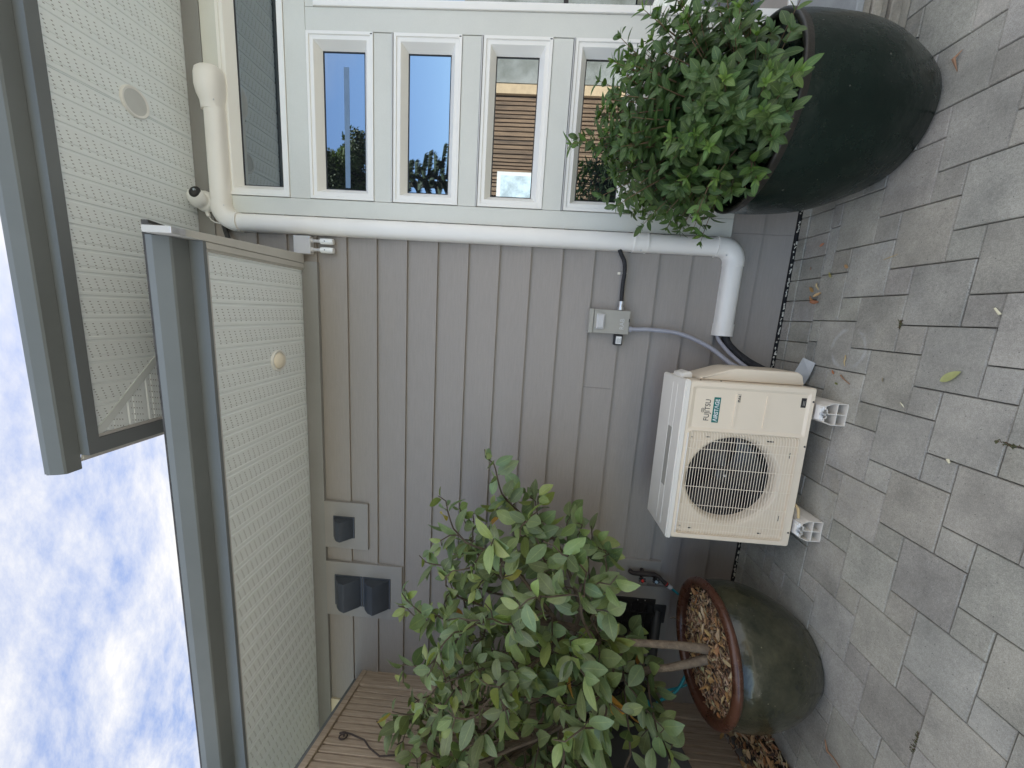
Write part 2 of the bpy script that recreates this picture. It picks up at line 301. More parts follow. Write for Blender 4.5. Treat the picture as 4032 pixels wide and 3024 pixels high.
def m_glaze(name, c, c2, rough, fleck, spec=0.5):
    m, t, b = newmat(name); b.inputs['Specular IOR Level'].default_value = spec
    tcn = t.nodes.new('ShaderNodeTexCoord')
    n1 = nn(t, 'ShaderNodeTexNoise', Scale=7.0, Detail=8.0, Roughness=0.7); t.links.new(tcn.outputs['Object'], n1.inputs['Vector'])
    r1 = t.nodes.new('ShaderNodeValToRGB'); e = r1.color_ramp.elements; e[0].position = 0.35; e[0].color = (*c, 1); e[1].position = 0.72; e[1].color = (*c2, 1)
    t.links.new(n1.outputs['Fac'], r1.inputs[0])
    vo = nn(t, 'ShaderNodeTexVoronoi', Scale=34.0); t.links.new(tcn.outputs['Object'], vo.inputs['Vector'])
    n6 = nn(t, 'ShaderNodeTexNoise', Scale=9.0, Detail=2.0); t.links.new(tcn.outputs['Object'], n6.inputs['Vector'])
    th = nn(t, 'ShaderNodeMapRange'); th.inputs['From Min'].default_value = 0.45; th.inputs['From Max'].default_value = 0.8; th.inputs['To Min'].default_value = 0.0; th.inputs['To Max'].default_value = 0.22
    t.links.new(n6.outputs['Fac'], th.inputs['Value'])
    lt = nn(t, 'ShaderNodeMath', operation='LESS_THAN'); t.links.new(vo.outputs['Distance'], lt.inputs[0]); t.links.new(th.outputs[0], lt.inputs[1])
    mx = t.nodes.new('ShaderNodeMixRGB'); mx.inputs[2].default_value = (*fleck, 1)
    f = nn(t, 'ShaderNodeMath', operation='MULTIPLY'); f.inputs[1].default_value = 0.6; t.links.new(lt.outputs[0], f.inputs[0]); t.links.new(f.outputs[0], mx.inputs[0])
    t.links.new(r1.outputs[0], mx.inputs[1]); t.links.new(mx.outputs[0], b.inputs['Base Color'])
    rr = nn(t, 'ShaderNodeMapRange'); rr.inputs['To Min'].default_value = rough * 0.7; rr.inputs['To Max'].default_value = rough * 1.5; t.links.new(n1.outputs['Fac'], rr.inputs['Value']); t.links.new(rr.outputs[0], b.inputs['Roughness'])
    n2 = nn(t, 'ShaderNodeTexNoise', Scale=28.0, Detail=4.0); t.links.new(tcn.outputs['Object'], n2.inputs['Vector'])
    bp = nn(t, 'ShaderNodeBump', Strength=0.28, Distance=0.01); t.links.new(n2.outputs['Fac'], bp.inputs['Height']); t.links.new(bp.outputs[0], b.inputs['Normal'])
    return m
M_POTG = m_glaze('olive_glaze', (0.016, 0.019, 0.011), (0.066, 0.062, 0.036), 0.17, (0.20, 0.18, 0.12))
M_POTR = m_glaze('brown_rim_glaze', (0.050, 0.018, 0.010), (0.105, 0.042, 0.024), 0.26, (0.2, 0.13, 0.09))
M_POTD = m_glaze('dark_green_glaze', (0.0015, 0.0075, 0.0050), (0.005, 0.014, 0.010), 0.24, (0.10, 0.10, 0.08), 0.32)

# ------------------------------------------------------------------ object helpers
OFF = {}
def thing(name, label, cat, loc, group=None, rotz=0.0):
    o = bpy.data.objects.new(name, None); col.objects.link(o)
    o.empty_display_size = 0.05
    o.location = loc; o.rotation_euler = (0, 0, rotz)
    o['label'] = label; o['category'] = cat
    if group: o['group'] = group
    OFF[o] = Vector(loc)
    return o
def tag(o, label=None, cat=None, group=None, kind=None):
    if label: o['label'] = label
    if cat: o['category'] = cat
    if group: o['group'] = group
    if kind: o['kind'] = kind
    return o
def copy_tree(o, parent=None):
    c = o.copy(); col.objects.link(c)
    if parent is not None: c.parent = parent
    for ch in list(o.children): copy_tree(ch, c)
    return c

class MB:
    """collects shapes into one mesh"""
    def __init__(self): self.bm = bmesh.new()
    def box(self, x0, x1, y0, y1, z0, z1, bev=0.0, seg=1):
        b = bmesh.new(); bmesh.ops.create_cube(b, size=1)
        bmesh.ops.scale(b, vec=(abs(x1 - x0), abs(y1 - y0), abs(z1 - z0)), verts=b.verts)
        bmesh.ops.translate(b, vec=((x0 + x1) / 2, (y0 + y1) / 2, (z0 + z1) / 2), verts=b.verts)
        if bev: bmesh.ops.bevel(b, geom=b.edges[:], offset=bev, segments=seg, affect='EDGES', profile=0.5)
        self.merge(b); return self
    def merge(self, b, mtx=None):
        me = bpy.data.meshes.new('t')
        if mtx is not None: bmesh.ops.transform(b, matrix=mtx, verts=b.verts)
        b.to_mesh(me); b.free(); self.bm.from_mesh(me); bpy.data.meshes.remove(me)
    def prism(self, pts, axis, a0, a1, bev=0.0, seg=2):
        """polygon pts in the two other axes, extruded along axis from a0 to a1"""
        b = bmesh.new()
        def mk(p, a):
            if axis == 'x': return (a, p[0], p[1])
            if axis == 'y': return (p[0], a, p[1])
            return (p[0], p[1], a)
        v0 = [b.verts.new(mk(p, a0)) for p in pts]; v1 = [b.verts.new(mk(p, a1)) for p in pts]
        b.faces.new(v0); b.faces.new(v1[::-1]); n = len(pts)
        for i in range(n): b.faces.new((v0[i], v1[i], v1[(i + 1) % n], v0[(i + 1) % n]))
        bmesh.ops.recalc_face_normals(b, faces=b.faces)
        if bev: bmesh.ops.bevel(b, geom=b.edges[:], offset=bev, segments=seg, affect='EDGES', profile=0.5)
        self.merge(b); return self
    def tube(self, pts, rad, n=10, caps=True):
        pts = [Vector(p) for p in pts]
        if not isinstance(rad, (list, tuple)): rad = [rad] * len(pts)
        rings = []; prev = None
        for i, p in enumerate(pts):
            d = (pts[min(i + 1, len(pts) - 1)] - pts[max(i - 1, 0)]).normalized()
            if prev is None:
                a = Vector((0, 0, 1)) if abs(d.z) < 0.9 else Vector((1, 0, 0)); u = d.cross(a).normalized()
            else:
                u = (prev - d * prev.dot(d)).normalized()
            prev = u; v = d.cross(u)
            rings.append([self.bm.verts.new(p + (u * math.cos(2 * math.pi * k / n) + v * math.sin(2 * math.pi * k / n)) * rad[i]) for k in range(n)])
        for a, b in zip(rings, rings[1:]):
            for k in range(n): self.bm.faces.new((a[k], a[(k + 1) % n], b[(k + 1) % n], b[k]))
        if caps: self.bm.faces.new(rings[0][::-1]); self.bm.faces.new(rings[-1])
        return self
    def lathe(self, prof, center, axis='z', n=40, flip=False):
        """prof: list of (radius, height) along axis"""
        rings = []
        c = Vector(center)
        for r, h in prof:
            ring = []
            for k in range(n):
                a = 2 * math.pi * k / n
                if axis == 'z': q = Vector((r * math.cos(a), r * math.sin(a), h))
                elif axis == 'y': q = Vector((r * math.cos(a), h, r * math.sin(a)))
                else: q = Vector((h, r * math.cos(a), r * math.sin(a)))
                ring.append(self.bm.verts.new(c + q))
            rings.append(ring)
        for a, b in zip(rings, rings[1:]):
            for k in range(n): self.bm.faces.new((a[k], a[(k + 1) % n], b[(k + 1) % n], b[k]))
        for ring, r in ((rings[0], prof[0][0]), (rings[-1], prof[-1][0])):
            if r > 1e-5:
                try: self.bm.faces.new(ring)
                except Exception: pass
        return self
    def sheet(self, quads):
        for q in quads: self.bm.faces.new([self.bm.verts.new(p) for p in q])
        return self
    def build(self, name, m, parent=None, smooth=False, local=False, ang=40):
        bmesh.ops.recalc_face_normals(self.bm, faces=self.bm.faces)
        me = bpy.data.meshes.new(name)
        off = Vector((0, 0, 0))
        if parent is not None and not local:
            off = OFF.get(parent, Vector((0, 0, 0)))
            bmesh.ops.translate(self.bm, vec=-off, verts=self.bm.verts)
        self.bm.to_mesh(me); self.bm.free()
        o = bpy.data.objects.new(name, me); col.objects.link(o)
        if isinstance(m, (list, tuple)):
            for x in m: me.materials.append(x)
        else: me.materials.append(m)
        if parent is not None:
            o.parent = parent; OFF[o] = OFF.get(parent, Vector((0, 0, 0)))
        if smooth:
            for p in me.polygons: p.use_smooth = True
            try: me.set_sharp_from_angle(angle=R(ang))
            except Exception: pass
        return o
def box(name, m, parent, *a, bev=0.0, **k): return MB().box(*a, bev=bev).build(name, m, parent, **k)

def add_text(s, name, m, parent, loc, size, rot, ext=0.0006, local=True, sx=1.0, bold=0.0, align='LEFT'):
    cu = bpy.data.curves.new(name, 'FONT'); cu.body = s; cu.size = size; cu.extrude = ext; cu.offset = bold; cu.align_x = align; cu.resolution_u = 3
    tmp = bpy.data.objects.new('t', cu); col.objects.link(tmp)
    dg = bpy.context.evaluated_depsgraph_get(); me = bpy.data.meshes.new_from_object(tmp.evaluated_get(dg))
    bpy.data.objects.remove(tmp)
    me.transform(Matrix.Diagonal((sx, 1, 1, 1))); me.transform(Euler(rot).to_matrix().to_4x4()); me.transform(Matrix.Translation(loc))
    me.name = name; me.materials.clear(); me.materials.append(m)
    if not local and parent is not None: me.transform(Matrix.Translation(-OFF.get(parent, Vector())))
    o = bpy.data.objects.new(name, me); col.objects.link(o)
    if parent is not None: o.parent = parent; OFF[o] = OFF.get(parent, Vector())
    return o

class Leaves:
    """many leaf blades in one mesh, each blade a folded and curled strip with a midrib"""
    def __init__(self): self.v = []; self.f = []; self.uv = []; self.c = []
    def leaf(self, p, d, n, L, W, color, curl=0.25, fold=0.2, shape='ell', rows=6, twist=0.0, stalk=0.0):
        p = np.array(p, float); d = np.array(d, float); d /= np.linalg.norm(d) + 1e-9
        n = np.array(n, float); n = n - d * (n @ d); nl = np.linalg.norm(n)
        if nl < 1e-4: n = np.cross(d, [0.3, 0.5, 0.8]); nl = np.linalg.norm(n)
        n /= nl; s = np.cross(d, n)
        b0 = len(self.v); p = p + d * stalk
        for i in range(rows + 1):
            t = i / rows
            if shape == 'ell': w = math.sin(math.pi * min(1, t ** 0.92)) ** 0.75
            elif shape == 'ovate': w = (t ** 0.60) * ((1 - t) ** 0.80) * 1.85
            else: w = (t ** 0.35) * ((1 - t) ** 0.5) * 1.5
            w = max(w, 0.03) * W / 2
            a = twist * t
            ss = s * math.cos(a) + n * math.sin(a)
            c = p + d * L * (t - 0.18 * abs(curl) * t * t) - n * curl * L * t * t
            up = n * fold * w
            self.v += [tuple(c - ss * w + up), tuple(c), tuple(c + ss * w + up)]
        for i in range(rows):
            a = b0 + i * 3
            for k in (0, 1):
                self.f.append((a + k, a + k + 1, a + k + 4, a + k + 3))
                t0, t1 = i / rows, (i + 1) / rows
                self.uv += [(k / 2, t0), ((k + 1) / 2, t0), ((k + 1) / 2, t1), (k / 2, t1)]
                self.c.append(color)
    def chip(self, p, yaw, tilt, roll, L, W, T, color):
        m = Euler((roll, tilt, yaw)).to_matrix()
        b0 = len(self.v)
        for z in (-T, T):
            for x, y in ((-L, -W * .6), (L * .8, -W), (L, W * .5), (-L * .7, W)):
                self.v.append(tuple(Vector(p) + m @ Vector((x, y, z))))
        for q in ((3, 2, 1, 0), (4, 5, 6, 7), (0, 1, 5, 4), (1, 2, 6, 5), (2, 3, 7, 6), (3, 0, 4, 7)):
            self.f.append(tuple(b0 + i for i in q)); self.uv += [(.2, .2)] * 4; self.c.append(color)
    def build(self, name, m, parent=None, smooth=True):
        off = np.array(OFF.get(parent, Vector((0, 0, 0)))) if parent is not None else np.zeros(3)
        me = bpy.data.meshes.new(name); v = np.array(self.v) - off
        me.from_pydata([tuple(x) for x in v], [], self.f)
        uvl = me.uv_layers.new(name='UVMap'); uvl.data.foreach_set('uv', np.array(self.uv, dtype=np.float32).ravel())
        ca = me.color_attributes.new('tint', 'FLOAT_COLOR', 'CORNER')
        cc = np.repeat(np.array([(*c, 1) for c in self.c], dtype=np.float32), 4, axis=0); ca.data.foreach_set('color', cc.ravel())
        if smooth: me.polygons.foreach_set('use_smooth', [True] * len(me.polygons))
        me.materials.append(m); o = bpy.data.objects.new(name, me); col.objects.link(o)
        if parent is not None: o.parent = parent; OFF[o] = OFF.get(parent, Vector())
        return o
def hsv(c, j, r=rnd):
    k = 1 + r.uniform(-j, j)
    return (c[0] * k * (1 + r.uniform(-.12, .12)), c[1] * k, c[2] * k * (1 + r.uniform(-.15, .15)))

# ------------------------------------------------------------------ ground and paving
g = MB(); g.sheet([[(-150, -150, -0.03), (150, -150, -0.03), (150, 150, -0.03), (-150, 150, -0.03)]])
tag(g.build('ground', M_GRD), kind='structure')

def paving():
    V = []; F = []; C = []
    r = random.Random(11)
    def tile(x0, x1, y0, y1, t, dz=0.0):
        if x1 - x0 < 0.012 or y1 - y0 < 0.012: return
        g_ = 0.0016; b_ = 0.0028; x0 += g_; x1 -= g_; y0 += g_; y1 -= g_
        if x1 - x0 < 0.01 or y1 - y0 < 0.01: return
        tx, ty = r.uniform(-.006, .006), r.uniform(-.006, .006); cx_, cy_ = (x0 + x1) / 2, (y0 + y1) / 2
        b0 = len(V)
        for (ins, z) in ((0, -0.03), (0, -0.0045), (b_, 0.0)):
            for x, y in ((x0 + ins, y0 + ins), (x1 - ins, y0 + ins), (x1 - ins, y1 - ins), (x0 + ins, y1 - ins)):
                V.append((x, y, z + dz + (x - cx_) * tx + (y - cy_) * ty if z > -0.02 else z))
        F.append((b0 + 8, b0 + 9, b0 + 10, b0 + 11)); C.append(t)
        for l in (0, 4):
            for k in range(4):
                F.append((b0 + l + k, b0 + l + (k + 1) % 4, b0 + l + 4 + (k + 1) % 4, b0 + l + 4 + k)); C.append(t)
    def tint():
        k = r.uniform(0.86, 1.13); return (k * r.uniform(.99, 1.03), k, k * r.uniform(.94, 1.0))
    Lx, Ly, Sx, Sy = 0.2305, 0.2125, 0.1095, 0.1075
    XL, XR, YT, YB = -2.22, 4.6, -0.262, -5.4
    for i in range(-40, 41):
        for j in range(-40, 41):
            x = -0.064 + i * Lx + j * Sx; y = -0.536 + i * Sy - j * Ly
            for (a, b_, c, d) in ((x, x + Lx, y - Ly, y), (x, x + Sx, y - Ly - Sy, y - Ly)):
                if b_ < XL or a > XR or d < YB or c > YT: continue
                tile(max(a, XL), min(b_, XR), c, min(d, YT), tint(), r.uniform(-.0012, .0012))
    x = XL
    while x < 1.6:                                       # two border courses laid along the wall
        k = tint(); k2 = tint()
        tile(x, x + 0.1135, -0.262, -0.098, tuple(c * .95 for c in k), 0)
        tile(x, x + 0.1135, -0.098, -0.030, tuple(c * 1.02 for c in k2), 0.004)
        x += 0.1135
    me = bpy.data.meshes.new('patio_paving'); me.from_pydata(V, [], F)
    ca = me.color_attributes.new('tint', 'FLOAT_COLOR', 'CORNER')
    ca.data.foreach_set('color', np.repeat(np.array([(*c, 1) for c in C], dtype=np.float32), 4, axis=0).ravel())
    me.materials.append(M_PAV); o = bpy.data.objects.new('patio_paving', me); col.objects.link(o)
    tag(o, kind='structure')
paving()
mb = MB(); mb.box(-3.0, 1.29, -0.022, 0.03, -0.02, 0.013)
tag(mb.build('edge_membrane', M_MEMB), kind='structure')
# crumbs of pale foam squeezed out along the wall foot
lv = Leaves()
for i in range(110):
    x = rnd.choice([rnd.uniform(-1.75, -1.3), rnd.uniform(-0.35, 0.7), rnd.uniform(-0.35, 0.7)])
    a = rnd.uniform(.75, 1.0)
    lv.chip((x, -0.026 + rnd.uniform(-.006, .004), 0.006 + rnd.uniform(0, .006)), rnd.uniform(-.4, .4), rnd.uniform(-.4, .4), rnd.uniform(0, 3), rnd.uniform(.003, .011), rnd.uniform(.002, .005), .002, (.62 * a, .60 * a, .52 * a))
tag(lv.build('foam_crumbs', M_CHIP, smooth=False), kind='stuff', label='pale foam crumbs along the foot of the siding wall')
# moss in the joints
lv = Leaves(); r2 = random.Random(5)
for (mx_, my_, dx_, dy_) in ((0.32, -1.30, .0, .09), (-0.06, -1.09, .0, .06), (0.62, -1.27, .1, 0), (0.86, -1.40, .0, .08), (-0.19, -1.22, .08, 0), (-1.09, -1.28, .0, .06), (-1.30, -1.18, .05, 0), (-1.0, -1.07, .04, 0), (-1.68, -1.07, .05, 0), (-0.19, -1.17, 0, .03), (0.50, -1.175, .06, 0), (-1.44, -1.28, .0, .05), (0.05, -0.747, .02, 0), (-1.33, -1.39, .06, 0)):
    # snap the strip to the nearest joint of the paving pattern
    Lx, Ly, Sx, Sy = 0.2305, 0.2125, 0.1095, 0.1075; best = None
    for i in range(-14, 12):
        for j in range(-14, 14):
            X0 = -0.064 + i * Lx + j * Sx; Y0 = -0.536 + i * Sy - j * Ly
            q = (abs(X0 - mx_) + abs(Y0 - my_), X0, Y0)
            if best is None or q < best: best = q
    _, bx_, by_ = best
    if (mx_, my_) in ((0.62, -1.27), (-0.06, -1.09), (-1.0, -1.07), (-1.44, -1.28), (-1.09, -1.28), (-0.19, -1.22)): continue
    for k in range(34):
        t = r2.uniform(-1, 1); a = r2.uniform(.6, 1.3)
        px = bx_ + t * dx_ + r2.gauss(0, .0035); py = by_ + t * dy_ + r2.gauss(0, .0035)
        c_ = (.085 * a, .088 * a, .035 * a) if r2.random() < .65 else (.09 * a, .055 * a, .03 * a)
        lv.chip((px, py, 0.001), r2.uniform(0, 6), r2.uniform(-.8, .8), r2.uniform(-.8, .8), r2.uniform(.002, .006), .0015, .0008, c_)
tag(lv.build('joint_moss', M_CHIP, smooth=False), kind='stuff', label='green and rusty moss tufts growing in the paving joints')

# ------------------------------------------------------------------ house
H = thing('house', 'grey lap sided house with white trimmed windows and two vented eaves', 'house', (0, 0, 0))
# lap siding
def siding():
    e = 0.1882; mb = MB()
    for k in range(-1, 19):
        z0 = 0.0037 + e * k; z1 = z0 + e + 0.012
        if k == -1: continue
        spans = []
        if z0 < 0.30: spans = [(-3.0, 0.531), (0.5325, 1.7)]
        elif z0 < 2.80: spans = [(-3.0, 0.56)]
        else: spans = [(0.0, 0.56)]
        if abs(z0 - 1.698) < .02: spans = [(-3.0, -0.4262), (-0.4248, 0.56)]
        if abs(z0 - 0.9447) < .02: spans = [(-3.0, -0.4312), (-0.4298, 0.56)]
        if k in (4, 9, 14): spans = [(-3.0, -1.9312), (-1.9298, 0.56)]
        zb = max(z0, 0.016)
        for a, b in spans:
            mb.prism([(-0.0135, zb), (0.006, zb), (0.012, z1), (0.0045, z1)], 'x', a, b)
    return mb.build('siding', M_SID, H)
siding()
MB().box(-3.0, 4.2, 0.060, 0.2, 0.0, 3.6).box(0.0, 4.2, 0.2, 3.0, 2.9, 3.6).box(-3.0, -2.8, 0.2, 3.0, 0, 2.95).build('wall_core', M_TRIMG, H)
MB().box(-4.6, -3.35, 0.0, 0.2, 0.0, 2.95).build('neighbour_wall', M_TRIMG, H)
M_FRZ = mat('frieze_paint', (0.245, 0.245, 0.238), 0.6, 0.04, 3.0, 0.08, 60.0, fine=0.04)
box('frieze_board', M_FRZ, H, -3.36, 0.240, -0.025, 0.012, 2.820, 2.918, bev=.0015)
box('frieze_board', M_FRZ, H, 0.0, 4.2, -0.018, 0.012, 3.464, 3.566, bev=.0015)
box('corner_board', M_CREAM, H, -3.34, -3.004, -0.012, 0.2, 0.0, 2.868, bev=.002)
for a in ((-1.695, -1.345, 2.513, 2.8195, 'mounting_plate'), (-2.238, -1.806, 2.270, 2.8195, 'mounting_plate'), (-2.29, -1.778, 0.400, 0.90, 'mounting_plate'), (-1.745, -1.588, 0.494, 0.785, 'mounting_plate')):
    box(a[4], M_TRIMG, H, a[0], a[1], -0.028, 0.006, a[2], a[3], bev=.0015)
    # thin drip shadow gap moulding round the plate
# white trim boards
TY = (-0.014, 0.012)
def tb(x0, x1, z0, z1, d=0.0): box('trim_board', M_TRIMW, H, x0, x1, TY[0] - d, TY[1], z0, z1, bev=.0012)
tb(0.507, 0.604, 0.366, 3.462)
tb(0.606, 4.2, 3.368, 3.462); tb(0.606, 4.2, 2.853, 2.976)
ZT = (2.849, 2.348, 1.846, 1.344, 0.842); ZB = (2.465, 1.965, 1.467, 0.968, 0.471)
for i in range(4): tb(0.606, 1.482, ZT[i + 1] + 0.012, ZB[i] - 0.002, 0.0)
tb(0.606, 1.482, 0.366, 0.469); tb(1.487, 1.600, 0.22, 2.851)
for i in range(1, 5): box('drip_edge', M_BOXL, H, 0.606, 1.482, -0.026, 0.0, ZT[i] + 0.003, ZT[i] + 0.009)

def window(x0, x1, z0, z1, glass_x1=None):
    loops = [(0, .004), (0, -.020), (.015, -.020), (.018, -.013), (.038, -.013), (.041, -.009), (.068, .036), (.068, .044)]
    b = MB(); rings = []
    for ins, y in loops:
        rings.append([b.bm.verts.new(p) for p in ((x0 + ins, y, z0 + ins), (x1 - ins, y, z0 + ins), (x1 - ins, y, z1 - ins), (x0 + ins, y, z1 - ins))])
    for a, c in zip(rings, rings[1:]):
        for k in range(4): b.bm.faces.new((a[k], a[(k + 1) % 4], c[(k + 1) % 4], c[k]))
    w = b.build('window', M_VINYL, H)
    ins = .0675
    box('pane', M_GLASS, w, x0 + ins, x1 - ins, 0.042, 0.047, z0 + ins, z1 - ins)
    gk = MB()
    for q in ((x0 + ins, x1 - ins, z0 + ins, z0 + ins + .006), (x0 + ins, x1 - ins, z1 - ins - .006, z1 - ins), (x0 + ins, x0 + ins + .006, z0 + ins, z1 - ins), (x1 - ins - .006, x1 - ins, z0 + ins, z1 - ins)):
        gk.box(q[0], q[1], 0.0385, 0.0418, q[2], q[3])
    gk.build('glazing_bead', M_BLACK, w)
    for sx in (0.16, 0.84):
        box('weep_slot', M_BLACK, w, x1 - 0.012, x1 - 0.007, -0.0205, -0.019, z0 + 0.004 + 0 * sx, z0 + 0.016)
    return w
wins = [window(0.608, 1.484, ZB[i], ZT[i]) for i in range(5)]
window(0.608, 2.70, 2.978, 3.366)
# pale sticker tape left down the middle of the highest small pane
box('sticker_tape', mat('sticker_tape', (0.13, 0.20, 0.30), 0.4, 0.1), wins[0], 0.69, 1.34, 0.0405, 0.0418, 2.632, 2.662)

# glazed door at the right
dr = MB(); dr.box(1.602, 1.640, -0.024, 0.03, 0.22, 2.80, .002).box(1.640, 3.5, -0.024, 0.03, 2.762, 2.80, .002).box(1.640, 3.5, -0.024, 0.03, 0.22, 0.262, .002)
door = dr.build('door', M_VINYL, H)
box('pane', M_GLASS, door, 1.640, 3.5, 0.012, 0.018, 0.262, 2.762)
box('glazing_bar', M_BLACK, door, 1.64, 3.5, -0.004, 0.011, 1.40, 1.425)
tb(1.602, 4.2, 2.802, 2.851)
# lower eave: soffit, fascia, gutter, roof
def ribbed(name, m, pts_x, zf, y0, y1f, axis='x', parent=H, hole=None):
    """corrugated sheet: polyline across, extruded along; y1f gives the far end for each x"""
    b = MB(); prev = None
    if hole:
        hx, hy, hr_ = hole; zf0 = pts_x[0][1]
        pts_x = sorted(pts_x + [(hx + hr_ * math.sin(math.pi * k / 24), zf0) for k in range(-12, 13)])
        b2 = MB()
        for (xa, za), (xb, zb) in zip(pts_x, pts_x[1:]):
            def segs(x):
                w = math.sqrt(max(0, hr_ ** 2 - (x - hx) ** 2)); return (y0(x), hy - w, hy + w, y1f(x))
            sa, sb2 = segs(xa), segs(xb); inside = xa >= hx - hr_ - 1e-6 and xb <= hx + hr_ + 1e-6
            for i0, i1 in (((0, 1), (2, 3)) if inside else ((0, 3),)):
                b2.bm.faces.new([b2.bm.verts.new(p) for p in ((xa, sa[i0], za), (xb, sb2[i0], zb), (xb, sb2[i1], zb), (xa, sa[i1], za))])
        bmesh.ops.remove_doubles(b2.bm, verts=b2.bm.verts, dist=1e-5)
        return b2.build(name, m, parent)
    for x, z in pts_x:
        a, c = y0(x), y1f(x)
        if axis == 'x': pa, pc = (x, a, z), (x, c, z)
        else: pa, pc = (a, x, z), (c, x, z)
        cur = (b.bm.verts.new(pa), b.bm.verts.new(pc))
        if prev: b.bm.faces.new((prev[0], cur[0], cur[1], prev[1]))
        prev = cur
    return b.build(name, m, parent)
def ribs(a, b, z, ph=0.066, pit=0.1045, w=0.0075, h=0.0055):
    out = [(a, z)]; k = math.ceil((a - ph) / pit)
    while ph + k * pit < b:
        x = ph + k * pit
        if x - w > a and x + w < b:
            out += [(x - w, z), (x - w * .5, z + h), (x + w * .5, z + h), (x + w, z), (x + w + .012, z), (x + w + .014, z + .0025), (x + w + .026, z + .0025), (x + w + .028, z)]
        k += 1
    out = [p for i, p in enumerate(out) if i == 0 or p[0] > out[i - 1][0]]
    return out + [(b, z)]
ZS = 2.921
ribbed('soffit', M_SOF, ribs(-4.5, 0.200, ZS), ZS, lambda x: -0.722, lambda x: -0.004)
box('soffit_trim', M_RAKE, H, 0.186, 0.220, -0.735, -0.022, ZS - 0.008, ZS + 0.03, bev=.002)
box('soffit_trim', M_RAKE, H, 0.196, 0.226, -0.735, -0.022, ZS - 0.016, ZS - 0.0085, bev=.002)
box('soffit_trim', M_BOXL, H, -4.5, 0.186, -0.738, -0.722, ZS - 0.008, ZS + 0.004, bev=.001)
MB().box(-4.5, 0.24, -0.735, 0.0, ZS + 0.03, ZS + 0.05).build('soffit_light_stop', M_TRIMG, H)  # unseen board added above the soffit sheet to block light
box('fascia', M_FASC, H, -4.5, 0.226, -0.756, -0.739, 2.905, 3.09)
gp = [(-.757, 2.968), (-.834, 2.967), (-.842, 2.971), (-.868, 3.018), (-.868, 3.046), (-.864, 3.046), (-.864, 3.020), (-.838, 2.975), (-.830, 2.972), (-.757, 2.973)]
MB().prism(gp, 'x', -4.5, 0.224).build('gutter', M_GUT, H)
rk = MB(); rk.prism([(0.2275, -0.905), (0.2275, -0.022), (0.283, -0.022), (0.254, -0.905)], 'z', 2.902, 3.02, .002).build('rake_board', M_RAKE, H)
box('flashing_end', M_METAL, H, 0.2280, 0.2535, -0.907, -0.842, 2.8965, 2.9015, bev=.001)
sh = MB(); s20 = math.tan(R(19))
def slab(x0, x1, ya, za, yb, t=0.03):
    zb = za + (yb - ya) * s20
    return [(ya, za), (yb, zb), (yb, zb + t), (ya, za + t)]
sh.prism(slab(0, 0, -0.835, 3.060, 0.0), 'x', -4.5, 0.286)
sh.prism(slab(0, 0, 0.0, 3.060 + .835 * s20, 3.2), 'x', -4.5, 0.0)
lr = sh.build('roof', M_SHING, H)
MB().tube([(0.262, -0.84, 3.055), (0.297, -0.25, 3.24), (0.300, -0.03, 3.33)], 0.012, 8).tube([(0.30, -0.06, 3.335), (0.42, -0.02, 3.40)], 0.014, 8).build('flashing_edge', M_SHING, lr)
# upper eave
ZU = 3.567
zz = ribs(-0.700, 4.2, ZU, 0.066, 0.1045)
ribbed('soffit', M_SOF, zz, ZU, lambda x: -0.710, lambda x: min(0.0, x * 1.0143) if x < 0 else 0.0, hole=(0.938, -0.343, 0.062))
ry = ribs(-0.710, 3.0, ZU, -0.033, 0.1045)
ribbed('soffit', M_SOFY, ry, ZU, lambda y: -0.700, lambda y: min(0.0, y * 0.9859) if y < 0 else 0.0, 'y')
mt = MB(); L_ = math.hypot(.7, .71)
b_ = bmesh.new(); bmesh.ops.create_cube(b_, size=1); bmesh.ops.scale(b_, vec=(L_, 0.036, 0.006), verts=b_.verts)
mt.merge(b_, Matrix.Translation((-.35, -.355, ZU - .002)) @ Matrix.Rotation(math.atan2(.71, .7), 4, 'Z'))
mt.build('mitre_trim', mat('soffit_plain', (0.66, 0.70, 0.70), 0.5, 0.03), H)
box('soffit_trim', M_BOXL, H, -0.716, -0.700, -0.71, 3.0, ZU - 0.006, ZU + .01, bev=.001)
MB().box(-0.70, 4.2, -0.71, 0.0, ZU + .10, ZU + .12).box(-0.70, 0.0, 0.0, 3.0, ZU + .03, ZU + .05).build('soffit_light_stop', M_TRIMG, H)  # hidden boards added over the upper soffit to keep light out
box('fascia', M_FASC, H, -0.79, 4.2, -0.760, -0.711, ZU - 0.012, ZU + 0.14)
box('fascia', M_FASC, H, -0.792, -0.717, -0.709, 3.0, ZU - 0.009, ZU + 0.14)
gq = [(y, z + 0.0) for y, z in ((-.761, 3.602), (-.822, 3.601), (-.830, 3.606), (-.850, 3.650), (-.850, 3.676), (-.846, 3.676), (-.846, 3.652), (-.826, 3.610), (-.818, 3.606), (-.761, 3.607))]
gu = MB(); gu.prism(gq, 'x', -0.858, 4.2); gu.prism([(-.761, 3.604), (-.822, 3.602), (-.838, 3.628), (-.850, 3.668), (-.761, 3.668)], 'x', -0.862, -0.8585)
gu.build('gutter', M_GUT, H)
box('drip_edge', M_RAKE, H, -0.812, -0.793, -0.76, 3.0, ZU + .020, ZU + .034)
box('drip_edge', M_BOXL, H, -0.826, -0.8125, -0.76, 3.0, ZU + .040, ZU + .055)
su = MB(); su.prism(slab(0, 0, -0.80, 3.700, 3.0), 'x', -0.80, 4.2).build('roof', M_SHING, H)

